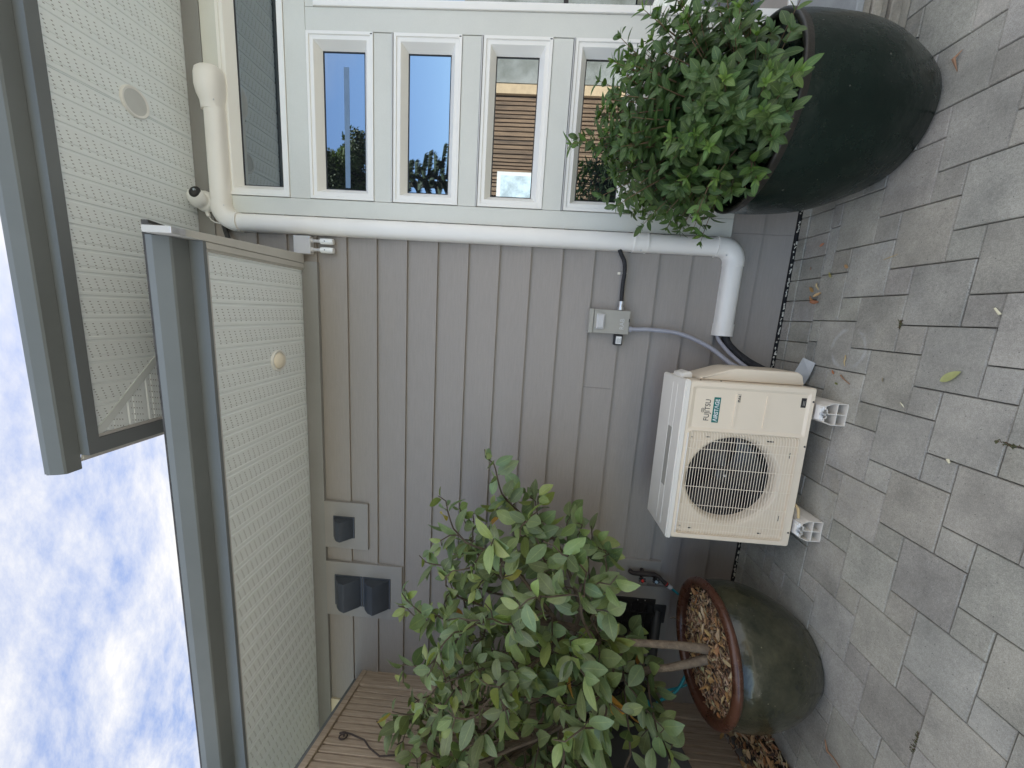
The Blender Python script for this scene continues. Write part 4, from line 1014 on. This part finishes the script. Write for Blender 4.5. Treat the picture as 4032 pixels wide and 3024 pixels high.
pd = (0.892, -0.465, 0)
MB().lathe([(0.0001, 0.002), (.215, 0.002), (.226, 0.004)] + spline([(.234, .010), (.272, .075), (.326, .200), (.352, .300), (.363, .400), (.368, .500), (.366, .570)], 44), pd, n=80).build('body', M_POTD, p2, smooth=True, ang=50)
MB().lathe(spline([(.3655, .568), (.370, .590), (.369, .599), (.360, .603), (.348, .598), (.342, .580), (.338, .540), (.334, .500)], 30), pd, n=80).build('rim', mat('dark_rim_glaze', (0.022, 0.018, 0.013), 0.4, 0.5, 22.0, 0.2, 60.0, c2=(0.008, 0.008, 0.007)), p2, smooth=True, ang=60)
MB().lathe([(.0001, .545), (.20, .540), (.336, .525)], pd, n=40).build('soil', M_SOIL, p2, smooth=True)

# bark and dry leaves: many small loose pieces
def litter(name, label, region, z, n, seed, leafy=0.15, s=1.0):
    lv = Leaves(); r = random.Random(seed)
    tones = [(.24, .13, .07), (.13, .07, .04), (.32, .19, .10), (.40, .27, .16), (.08, .045, .028), (.46, .34, .22), (.27, .155, .08)]
    for i in range(n):
        x, y = region(r); zz = z(x, y) + r.uniform(0, .012)
        if r.random() < leafy:
            c = r.choice([(.42, .25, .10), (.48, .33, .17), (.30, .15, .06), (.50, .40, .22)])
            a = r.uniform(0, 6.28); lv.leaf((x, y, zz + .006), (math.cos(a), math.sin(a), r.uniform(-.2, .35)), (r.uniform(-.5, .5), r.uniform(-.5, .5), 1), r.uniform(.03, .06) * s, r.uniform(.014, .026) * s, hsv(c, .2, r), r.uniform(-.5, .5), r.uniform(.1, .6), 'ell', 5, r.uniform(-1, 1))
        else:
            lv.chip((x, y, zz), r.uniform(0, 6.28), r.uniform(-.5, .5), r.uniform(-.7, .7), r.uniform(.008, .026) * s, r.uniform(.002, .006) * s, r.uniform(.0008, .002), hsv(r.choice(tones), .25, r))
    return tag(lv.build(name, [M_CHIP, M_CHIP][0], smooth=False), kind='stuff', label=label)
def in_disc(c, rad):
    def f(r):
        a = r.uniform(0, 6.283); q = rad * math.sqrt(r.random()); return c[0] + q * math.cos(a), c[1] + q * math.sin(a)
    return f
litter('bark_mulch', 'bark chips and dry leaves covering the soil in the brown rimmed pot', in_disc(pc, .272), lambda x, y: .447 - .022 * (math.hypot(x - pc[0], y - pc[1]) / .28) ** 2 + .004, 2300, 3, .07)
litter('bark_mulch', 'few bark chips in the dark green pot under the shrub', in_disc(pd, .325), lambda x, y: .535, 500, 4, .04)
def strip(r):
    y = r.uniform(-2.2, -.03); return r.uniform(-2.75 - .314 * y + .02, -2.19), y
sb_ = MB(); sb_.sheet([[(-3.4, -3.0, 0.0), (-2.222, -3.0, 0.0), (-2.222, -.02, 0.0), (-3.4, -.02, 0.0)]])
tag(sb_.build('planting_bed', M_SOIL), kind='structure')
litter('leaf_litter', 'brown leaf litter and bark along the foot of the slatted fence', strip, lambda x, y: .010 + .02 * abs(math.sin(x * 31) * math.cos(y * 23)), 2600, 5, .30, 1.15)

# ------------------------------------------------------------------ slatted cedar fence
Fc = thing('slatted_fence', 'tall weathered cedar fence panel of narrow upright slats beside the citrus tree', 'fence', (-2.745, -0.01, 0), rotz=-math.atan2(.954, .300))
FL = 2.1; zt = 2.575
f1 = MB(); f1.box(0.0, 0.150, -.022, .026, .03, zt - .042, .003); f1.build('stile', M_WOOD, Fc, local=True)
f1 = MB(); f1.box(-0.004, FL, -.024, .026, zt - .040, zt, .003); f1.build('top_rail', M_WOOD, Fc, local=True)
x = 0.158
while x < FL:
    b = MB(); b.box(x, x + .043, -.018 + rnd.uniform(-.001, .001), .012, .025, zt - .042, .002); b.build('slat', M_WOOD, Fc, local=True); x += .0560
MB().box(0.15, FL, -.034, -.024, .05, zt - .05).build('backing_board', mat('fence_backing', (0.05, 0.032, 0.02), 0.85, 0.2), Fc, local=True)
MB().box(0.0, FL, -.10, -.040, zt - .3, zt + .055).build('back_cap', M_FASC, Fc, local=True)
# iron scroll hooked on the fence
sp_ = []
for i in range(30):
    a = i * .30; r_ = .034 - .0009 * i; sp_.append((.61 + r_ * math.cos(a + 2.2), .026, 2.437 + r_ * math.sin(a + 2.2)))
base = sp_[0]
tail = [(.60, .027, 2.36), (.62, .028, 2.30), (.67, .03, 2.25), (.72, .03, 2.17), (.70, .03, 2.08)]
sc2 = MB(); sc2.tube(sp_[::-1], .0042, 7); sc2.tube([base, (.583, .026, 2.42), (.588, .026, 2.39)] + tail, .0045, 7)
iron = sc2.build('wall_scroll', M_IRON, None, smooth=True)
iron.location = Fc.location; iron.rotation_euler = Fc.rotation_euler
tag(iron, 'dark wrought iron scroll hanging near the top of the slatted fence', 'ornament')
# hose reel in the corner and grey cabinet on the fence
hr = thing('hose_reel', 'black hose reel with coiled teal hose in the corner behind the citrus tree', 'hose reel', (-2.0, -.02, .5))
MB().tube([(-1.98, -.02, .47), (-2.02, -.07, .49), (-2.18, -.20, .54), (-2.36, -.27, .62)], [.034, .032, .030, .030], 12).box(-2.05, -1.91, -.035, -.02, .42, .54, .004).build('swivel_arm', M_REEL, hr, smooth=True, ang=40)
MB().lathe([(.06, -.11), (.195, -.10), (.200, -.095), (.200, -.085), (.125, -.08), (.125, .02), (.200, .025), (.200, .035), (.195, .04), (.06, .045)], (-2.44, -.27, .70), 'y', 48).build('drum', M_REEL, hr, smooth=True, ang=35)
for k, (r_, y_) in enumerate(((.168, -.355), (.160, -.340), (.172, -.330), (.150, -.350))):
    MB().tube([(-2.44 + r_ * math.cos(i * math.pi / 24), y_ - .03 + .004 * math.sin(i), .70 + r_ * .92 * math.sin(i * math.pi / 24)) for i in range(49)], .0095, 9).build('hose_coil', M_HOSE, hr, smooth=True)
cable('garden_hose', 'thin teal hose dropping from the coiled reel behind the brown rimmed pot', 'hose', [(-2.335, -.36, .560), (-2.26, -.37, .475), (-2.20, -.36, .42), (-2.10, -.33, .37), (-2.02, -.30, .34)], .0085, M_HOSE)
cbx = thing('storage_box', 'dark grey plastic cabinet hanging on the slatted fence under the hose coil', 'cabinet', (-2.745, -0.01, 0), rotz=-math.atan2(.954, .300))
MB().box(.30, 1.0, .018, .150, .435, .93, .012, 2).build('body', M_REELG, cbx, local=True)
MB().box(.29, 1.01, .017, .160, .931, .955, .006, 2).build('lid', M_REEL, cbx, local=True)

# ------------------------------------------------------------------ citrus tree
def grow(start_nodes, attract, step=.045, kill=.06, infl=.6, iters=90, seed=1):
    """space colonisation: returns nodes and parents"""
    nodes = [np.array(p, float) for p in start_nodes[0]]; par = list(start_nodes[1])
    att = np.array(attract, float); r = np.random.RandomState(seed)
    for it in range(iters):
        if len(att) == 0: break
        N = np.array(nodes); d = np.linalg.norm(att[:, None] - N[None], axis=2); near = d.argmin(1); dm = d.min(1)
        keep = dm > kill; att = att[keep]; near = near[keep]; dm = dm[keep]; m = dm < infl
        if not m.any(): infl *= 1.3; continue
        added = 0
        for k in np.unique(near[m]):
            v = (att[m & (near == k)] - nodes[k]); v = (v / np.linalg.norm(v, axis=1)[:, None]).sum(0) + r.normal(0, .25, 3) + np.array([0, 0, .15])
            q = nodes[k] + v / np.linalg.norm(v) * step
            if min(np.linalg.norm(N - q, axis=1)) < step * .45: continue
            nodes.append(q); par.append(int(k)); added += 1
        if not added: break
    return nodes, par
def pip(x, z, poly):
    c = False; n = len(poly)
    for i in range(n):
        x1, z1 = poly[i]; x2, z2 = poly[(i + 1) % n]
        if (z1 > z) != (z2 > z) and x < (x2 - x1) * (z - z1) / (z2 - z1) + x1: c = not c
    return c
def chains(par, n):
    kids = [[] for _ in range(n)]
    for i, p in enumerate(par):
        if p >= 0: kids[p].append(i)
    size = [1] * n
    for i in range(n - 1, -1, -1):
        if par[i] >= 0: size[par[i]] += size[i]
    return kids, size
def tubes(mb, nodes, par, kids, size, skip, rad, n=5):
    stack = [i for i in range(len(nodes)) if par[i] == -1]; done = set()
    starts = [(None, i) for i in stack]
    while starts:
        p, i = starts.pop(); ch = ([p] if p is not None else []) + [i]
        while kids[i]:
            ks = sorted(kids[i], key=lambda k: -size[k])
            for k in ks[1:]: starts.append((i, k))
            i = ks[0]; ch.append(i)
        ch = [c for c in ch if c not in skip or (p is not None and c == p)]
        if len(ch) > 1: mb.tube([nodes[c] for c in ch], [rad(size[c]) if not (j == 0 and p is not None) else rad(size[ch[1]]) for j, c in enumerate(ch)], n, caps=False)

def citrus():
    T = thing('citrus_tree', 'potted citrus tree with two stems and glossy oval leaves in the brown rimmed pot', 'tree', (-1.66, -.66, .43))
    r = random.Random(21)
    A_ = [(-1.640, -.650, .415), (-1.640, -.645, .50), (-1.650, -.63, .62), (-1.665, -.62, .74), (-1.670, -.62, .88), (-1.655, -.61, 1.02), (-1.63, -.60, 1.14)]
    B_ = [(-1.668, -.660, .415), (-1.695, -.655, .47), (-1.745, -.64, .545), (-1.790, -.63, .63), (-1.820, -.62, .72), (-1.865, -.63, .85), (-1.93, -.64, .98)]
    tr = MB(); tr.tube(A_[:5], [.026, .023, .0195, .018, .0175], 12); tr.tube(B_[:5], [.025, .023, .020, .0175, .016], 12)
    tr.build('trunk', M_BARK, T, smooth=True)
    nodes = [np.array(p) for p in A_[4:]] + [np.array(p) for p in B_[4:]]; par = [-1, 0, 1, -1, 3, 4]
    # crown outline in the plane of the stems (metres), seen from the patio
    poly = [(-1.63, .93), (-1.46, 1.02), (-1.28, .98), (-1.15, .95), (-1.04, 1.04), (-1.00, 1.16), (-1.09, 1.24), (-1.16, 1.20), (-1.13, 1.34), (-.96, 1.34), (-.84, 1.42), (-.86, 1.62), (-1.08, 1.62), (-1.14, 1.74), (-1.02, 1.84), (-1.20, 1.86), (-1.30, 1.83), (-1.42, 1.90), (-1.56, 1.95), (-1.75, 1.94), (-1.90, 1.88), (-2.03, 1.83), (-2.14, 1.88), (-2.26, 2.07), (-2.42, 2.12), (-2.70, 2.10), (-2.95, 1.9), (-3.0, 1.2), (-2.75, 1.08), (-2.45, .95), (-2.15, .78), (-1.95, .64), (-1.80, .70), (-1.72, .84)]
    att = []
    while len(att) < 1300:
        x, z = r.uniform(-3.0, -.8), r.uniform(.6, 2.2); y = r.gauss(-.62, .19)
        if y > -.18 or y < -1.12 or not pip(x, z, poly): continue
        if x < -2.3 and y > -.45 - .25 * (x + 2.3): continue
        if x > -1.5 and r.random() < .3: continue
        att.append((x, y, z))
    # long upright shoots
    for (x, y, z) in ((-.655, -.60, 1.66), (-.72, -.60, 1.61), (-.78, -.60, 1.58), (-.94, -.56, 1.91), (-.99, -.56, 1.85), (-1.06, -.57, 1.80), (-1.59, -.62, 2.12), (-1.60, -.62, 2.07), (-2.42, -.66, 2.21), (-2.40, -.66, 2.16), (-1.02, -.62, 1.22), (-.86, -.60, 1.40), (-2.0, -.7, 2.02), (-1.28, -.6, 2.02), (-1.33, -.6, 1.95), (-1.40, -.7, 2.05), (-1.86, -.66, 2.08), (-1.84, -.66, 2.0), (-2.17, -.7, 2.15), (-2.2, -.7, 2.08), (-2.3, -.62, 2.2), (-2.15, -.6, .66), (-2.05, -.72, .62)): att.append((x, y, z))
    nodes, par = grow((nodes, par), att, .05, .062, .7, 110, 4)
    n = len(nodes); kids, size = chains(par, n)
    br = MB(); tubes(br, nodes, par, kids, size, set(), lambda s_: min(.0185, .0016 + .00105 * math.sqrt(s_)))
    br.build('branches', M_TWIG, T, smooth=True)
    lv = Leaves()
    for i in range(n):
        if par[i] < 0 or size[i] > 22: continue
        d = nodes[i] - nodes[par[i]]; d /= np.linalg.norm(d)
        tip = size[i] <= 2
        for k in range(2 if size[i] <= 6 else 1):
            if r.random() < (.03 if size[i] < 8 else .35): continue
            a = r.uniform(0, 6.283); e1 = np.cross(d, [0, 0, 1.0]); e1 /= np.linalg.norm(e1) + 1e-6; e2 = np.cross(d, e1)
            out = e1 * math.cos(a) + e2 * math.sin(a)
            ld_ = d * r.uniform(.2, .8) + out * r.uniform(.5, 1.0) + np.array([0, -.28, r.uniform(-.45, .15)])
            nn_ = np.array([r.gauss(0.1, .40), -.75 + r.gauss(0, .35), .75])
            L = r.uniform(.080, .132) * (.66 if tip and nodes[i][2] > 1.6 else 1.0)
            q = r.random()
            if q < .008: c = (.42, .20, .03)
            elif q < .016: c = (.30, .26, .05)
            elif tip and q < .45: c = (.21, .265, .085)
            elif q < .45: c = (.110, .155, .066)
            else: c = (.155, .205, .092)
            p = nodes[i] + (nodes[par[i]] - nodes[i]) * r.random()
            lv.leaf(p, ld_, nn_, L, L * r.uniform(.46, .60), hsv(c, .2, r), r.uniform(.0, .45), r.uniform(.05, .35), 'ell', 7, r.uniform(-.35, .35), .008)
    print('citrus leaves', len(lv.f) // 14)
    lv.build('foliage', M_LIME, T)
citrus()
# thin bare twig standing in the mulch
tag(MB().tube([(-1.72, -.50, .42), (-1.70, -.44, .47), (-1.70, -.38, .53)], .0022, 6).tube([(-1.70, -.38, .53), (-1.71, -.375, .545)], .004, 6).build('twig', M_TWIG, smooth=True), 'thin bare twig standing in the bark of the brown rimmed pot', 'twig')

# ------------------------------------------------------------------ leafy shrub in the dark pot
def shrub():
    S_ = thing('leafy_shrub', 'dense green shrub with paired pointed leaves spilling over the dark pot', 'shrub', (0.892, -0.465, .54))
    r = random.Random(8); stems = MB(); lv = Leaves(); c0 = np.array([.892, -.465, .54])
    tips = []
    # reach of the dome in each direction
    for i in range(250):
        u = r.random(); el = math.asin(min(1, .10 + .90 * u)) ; az = r.uniform(0, 6.283)
        rad = .455 + .04 * math.sin(az * 3 + 1) + r.uniform(-.05, .05) - .09 * max(0, 1 - el / .55) * (1 if math.sin(az) < .3 else 0)
        top = .67 + r.uniform(-.06, .05)
        tips.append(c0 + np.array([rad * math.cos(el) * math.cos(az), rad * math.cos(el) * math.sin(az) * .98, top * math.sin(el) + .02]))
    tips += [np.array(p) for p in ((.74, -.56, 1.36), (.79, -.50, 1.33), (.52, -.60, 1.13), (.47, -.66, 1.16), (.44, -.72, .85), (.47, -.58, .93), (.53, -.62, .74), (.68, -.70, 1.18), (1.12, -.60, 1.20), (1.22, -.60, 1.12), (.55, -.52, 1.20), (.42, -.56, 1.02), (.75, -.52, 1.25), (1.30, -.62, 1.05), (1.10, -.86, .66), (.84, -.92, .66), (.66, -.86, .68))]
    for tp_ in tips:
        b = c0 + np.array([r.uniform(-.09, .09), r.uniform(-.09, .09), -.01]); L = np.linalg.norm(tp_ - b)
        mid = b + (tp_ - b) * .5 + np.array([0, 0, .10 * L]) + np.array([r.gauss(0, .02), r.gauss(0, .02), 0])
        pts = []
        for k in range(11):
            t = k / 10; pts.append((1 - t) ** 2 * b + 2 * t * (1 - t) * mid + t * t * tp_)
        stems.tube([tuple(p) for p in pts], [.0042 - .0030 * (k / 10) for k in range(11)], 5, caps=False)
        nn_ = max(5, int(L / .052)); rot = r.uniform(0, 3.14); brt = r.random() < .45
        for k in range(2, nn_ + 1):
            t = .22 + .78 * k / nn_; i0 = min(9, int(t * 10)); f_ = t * 10 - i0; p = pts[i0] * (1 - f_) + pts[min(10, i0 + 1)] * f_
            d = pts[min(10, i0 + 1)] - pts[i0]; d /= np.linalg.norm(d) + 1e-9
            e1 = np.cross(d, [.2, .1, 1.0]); e1 /= np.linalg.norm(e1); e2 = np.cross(d, e1); a = rot + k * math.pi / 2 + r.gauss(0, .2)
            last = k == nn_
            for sgn in (1, -1):
                out = (e1 * math.cos(a) + e2 * math.sin(a)) * sgn
                ln = r.uniform(.056, .082) if t < .86 else r.uniform(.044, .062)
                ld_ = out + d * (.35 if t < .85 else .8) + np.array([0, -.08, r.uniform(-.22, .08)])
                nv = d * .9 + np.array([r.gauss(0, .2), -.35 + r.gauss(0, .2), .6])
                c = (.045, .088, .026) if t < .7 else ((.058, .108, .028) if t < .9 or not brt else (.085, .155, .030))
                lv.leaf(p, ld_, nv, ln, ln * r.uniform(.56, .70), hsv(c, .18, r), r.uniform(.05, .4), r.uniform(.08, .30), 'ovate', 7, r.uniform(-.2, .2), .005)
            if last:
                for q in range(4):
                    a2 = a + math.pi / 4 + q * math.pi / 2; out = e1 * math.cos(a2) + e2 * math.sin(a2)
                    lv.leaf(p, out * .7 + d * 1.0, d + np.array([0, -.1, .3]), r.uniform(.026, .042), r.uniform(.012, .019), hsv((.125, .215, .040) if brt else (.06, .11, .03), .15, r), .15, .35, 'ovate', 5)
    stems.build('stems', M_STEM, S_, smooth=True)
    print('shrub leaves', len(lv.f) // 14)
    lv.build('foliage', M_HYD, S_)
shrub()

# ------------------------------------------------------------------ things dropped on the paving
G_ = 'dry leaves fallen on the paving'
def fallen(x, y, a, L, W, c, label, curl=.15, fold=.25, tilt=0.0, z=.004, shape='ell'):
    lv = Leaves(); lv.leaf((x - math.cos(a) * L / 2, y - math.sin(a) * L / 2, z), (math.cos(a), math.sin(a), tilt), (0, 0, 1), L, W, c, -abs(curl) * .3, fold, shape, 8, 0.25)
    return tag(lv.build('fallen_leaf', M_DRY), label, 'leaf', G_)
fallen(-.127, -.980, -.95, .076, .030, (.44, .46, .20), 'large pale yellow green leaf lying alone on the open paving')
fallen(.314, -.418, 1.0, .030, .017, (.50, .30, .15), 'small tan leaf on the paving nearest the dark pot, right of the yellow leaf')
fallen(.284, -.327, .6, .036, .016, (.40, .36, .14), 'yellow mottled leaf on a paving joint near the wall border')
fallen(.219, -.218, .9, .046, .020, (.46, .27, .10), 'oval tan leaf beside the small heap of dry leaves')
fallen(.443, -.234, 2.2, .026, .014, (.48, .20, .12), 'small orange pink leaf near the wall, closest to the dark pot', tilt=.3)
fallen(-.187, -.477, .3, .024, .014, (.50, .18, .08), 'small curled orange leaf near the end of the heat pump', tilt=.3)
fallen(-.239, -.506, 1.4, .022, .010, (.20, .22, .06), 'tiny dark green leaf beside the curled orange one')
fallen(-.181, -.734, .3, .020, .010, (.30, .26, .20), 'tiny grey brown leaf alone in the middle of a paver')
fallen(.333, -.181, .2, .020, .010, (.28, .16, .12), 'tiny dull brown leaf on the border course by the wall')
for (x, y, a, L, c, lab) in ((.165, -.262, .3, .050, (.42, .20, .08), 'curled rust brown leaf on top of the small leaf heap'), (.150, -.280, 1.6, .044, (.30, .12, .06), 'dark brown leaf under the small leaf heap'), (.185, -.285, 2.3, .040, (.50, .32, .16), 'pale tan leaf at the patio side of the small heap'), (.172, -.245, -.6, .046, (.24, .09, .05), 'dark red brown leaf at the wall side of the small heap')):
    fallen(x, y, a, L, L * .42, c, lab, .9, .7, .3, rnd.uniform(.005, .014))
def sliver(pts, r_, c, label, cat='twig', name='twig'):
    o = MB().tube(pts, r_, 6).build(name, c, smooth=True); return tag(o, label, cat)
M_STRAW = mat('dry_straw', (.50, .38, .20), .7, .15); M_TWB = mat('brown_twig', (.30, .17, .10), .8, .25); M_PETAL = mat('pale_petal', (.66, .62, .44), .7, .1)
sliver([(-.196, -.522, .005), (-.208, -.545, .010), (-.228, -.582, .006)], [.004, .003, .0022], M_TWB, 'short brown twig lying near the right hand riser')
sliver([(-.100, -.522, .004), (-.112, -.532, .009), (-.132, -.527, .007), (-.152, -.533, .004)], [.0015, .0035, .003, .001], M_STRAW, 'curled straw coloured sliver near the end of the heat pump')
sliver([(.252, -.25, .006), (.243, -.262, .016), (.232, -.262, .014), (.215, -.27, .005)], [.001, .004, .004, .002], M_STRAW, 'curled dry pod beside the oval tan leaf')
sliver([(-.256, -.828, .004), (-.262, -.842, .008), (-.272, -.848, .004)], [.001, .0025, .001], M_PETAL, 'small white curled petal on a joint beyond the right hand riser')
sliver([(-.412, -1.040, .004), (-.420, -1.052, .009)], [.005, .003], M_PETAL, 'small cream petal at a paver corner beyond the risers', 'petal', 'petal')
sliver([(.108, -1.052, .004), (.088, -1.070, .004)], [.003, .0045], M_PETAL, 'pale pointed petal on a joint right of the yellow leaf', 'petal', 'petal')
sliver([(.318, -.610, .004), (.325, -.640, .005), (.332, -.668, .004)], [.0012, .002, .001], M_STRAW, 'thin straw lying across pavers near the dark pot')
sliver([(-.845, -.545, .114), (-.865, -.575, .108), (-.905, -.592, .112)], [.006, .007, .006], M_STRAW, 'rolled tan bark stick resting on the riser nearest the citrus pot')
sliver([(-1.845, -.872, .004), (-1.872, -.900, .010), (-1.868, -.930, .004), (-1.872, -.975, .004)], [.002, .005, .003, .0015], M_TWB, 'rusty brown twig on a joint in front of the citrus pot')
sliver([(.96, -.735, .004), (1.005, -.725, .018), (1.03, -.735, .004)], [.001, .006, .001], M_TWB, 'dry brown leaf stalk at the foot of the dark green pot')
pl = MB(); pl.sheet([[(-.285, -.262, .030), (-.275, -.335, .028), (-.225, -.350, .020), (-.222, -.266, .042)], [(-.225, -.350, .020), (-.160, -.352, .006), (-.140, -.292, .030), (-.222, -.266, .042)], [(-.225, -.350, .020), (-.160, -.352, .006), (-.17, -.362, .016), (-.22, -.362, .030)]])
po = pl.build('plastic_scrap', M_PAPER); md = po.modifiers.new('s', 'SOLIDIFY'); md.thickness = .0015
tag(po, 'crumpled scrap of pale plastic sheet under the valve end of the unit', 'scrap')

# ------------------------------------------------------------------ garden side, seen in the window panes
sh_ = thing('garden_shed', 'timber boarded garden building with a small window, mirrored in the panes', 'shed', (3.2, -6.0, 0))
bb = MB(); x = 1.75; r4 = random.Random(2)
while x < 4.05:
    w = r4.uniform(.05, .09); bb.box(x, x + w - .022, -5.52 + r4.uniform(-.02, .02), -5.47, 0, 3.0); x += w
bb.build('boarding', M_WOOD2, sh_); MB().box(1.75, 4.05, -7.0, -5.56, 0, 2.98).build('inner_wall', M_BLACK, sh_)
MB().box(1.66, 4.2, -7.2, -5.36, 3.0, 3.08).build('roof', M_SHING, sh_)
MB().box(4.02, 4.18, -5.55, -5.40, 0, 3.0).build('corner_post', mat('pale_timber', (.58, .42, .25), .7, .1), sh_)
wf = MB().box(1.98, 2.68, -5.46, -5.42, 1.15, 2.30).build('window', M_VINYL, sh_)
MB().box(2.05, 2.61, -5.419, -5.41, 1.22, 2.23).build('pane', mat('pane_reflection_tint', (.62, .72, .74), .1, .3, 6.0), wf)  # pale pane colour stands in for its bright reflection
sw = MB(); sw.box(4.25, 7.5, -6.0, -5.5, 0, 3.05); tag(sw.build('garden_wall', M_STUCCO), 'rough grey garden wall beyond the timber building', 'wall')
def far_tree(name, label, x, y, h, crown, n, conifer, seed, zr=(.62, .98), lz=.45):
    t = thing(name, label, 'tree', (x, y, 0), 'trees beyond the garden')
    MB().tube([(x, y, 0), (x + .1, y, h * .5), (x, y, h * .93)], [h * .022, h * .015, h * .003], 10).build('trunk', M_FARTRUNK, t, smooth=True)
    lv = Leaves(); r = random.Random(seed); limbs = MB()
    if conifer:
        for i in range(110):
            f_ = i / 110; z = h * (.12 + .86 * f_); rr = crown * (1 - f_) ** .8 * r.uniform(.75, 1.1) + .15; a = i * 2.4
            e = Vector((x + rr * math.cos(a), y + rr * math.sin(a), z - rr * .18)); limbs.tube([(x, y, z), tuple(e)], [.03, .008], 5)
            for k in range(int(n / 110)):
                t_ = r.uniform(.15, 1); p = Vector((x, y, z)).lerp(e, t_)
                sd = Vector((-math.sin(a), math.cos(a), 0)) * r.choice((-1, 1))
                lv.leaf(p, sd * .7 + Vector((math.cos(a), math.sin(a), 0)) * .6 + Vector((0, 0, r.uniform(-.8, -.1))), (0, 0, 1), r.uniform(.12, .28), r.uniform(.03, .06), hsv((.030, .050, .022), .3, r), .4, .2, 'ell', 3)
    else:
        cl = [(x + r.gauss(0, crown * .5), y + r.gauss(0, crown * .5), h * r.uniform(*zr)) for _ in range(26)]
        for c in cl:
            limbs.tube([(x, y, h * lz), c], [.07, .015], 5); q = r.uniform(.7, 1.3)
            for k in range(int(n / 26)):
                v = Vector((r.gauss(0, 1), r.gauss(0, 1), r.gauss(0, 1))).normalized() * r.uniform(.4, 1) * crown * .42
                lv.leaf(Vector(c) + v, v + Vector((0, 0, -.3)), (r.gauss(0, .5), r.gauss(0, .5), 1), r.uniform(.14, .26), r.uniform(.09, .16), hsv((.055 * q, .075 * q, .025 * q), .2, r), .2, .2, 'ell', 2)
    limbs.build('limbs', M_FARTRUNK, t); lv.build('crown', M_FARLEAF, t)
far_tree('conifer_tree', 'dark drooping conifer beyond the garden, mirrored in the second pane', 5.2, -14.0, 7.8, 2.6, 26000, True, 3)
far_tree('broadleaf_tree', 'tall broadleaf tree rising behind the conifer', 7.0, -21.0, 13.8, 1.55, 14000, False, 5, (.86, 1.02), .80)
far_tree('broadleaf_tree', 'wide leafy tree left of the tall one beyond the garden', -6.5, -16.0, 9.0, 3.2, 3600, False, 9)
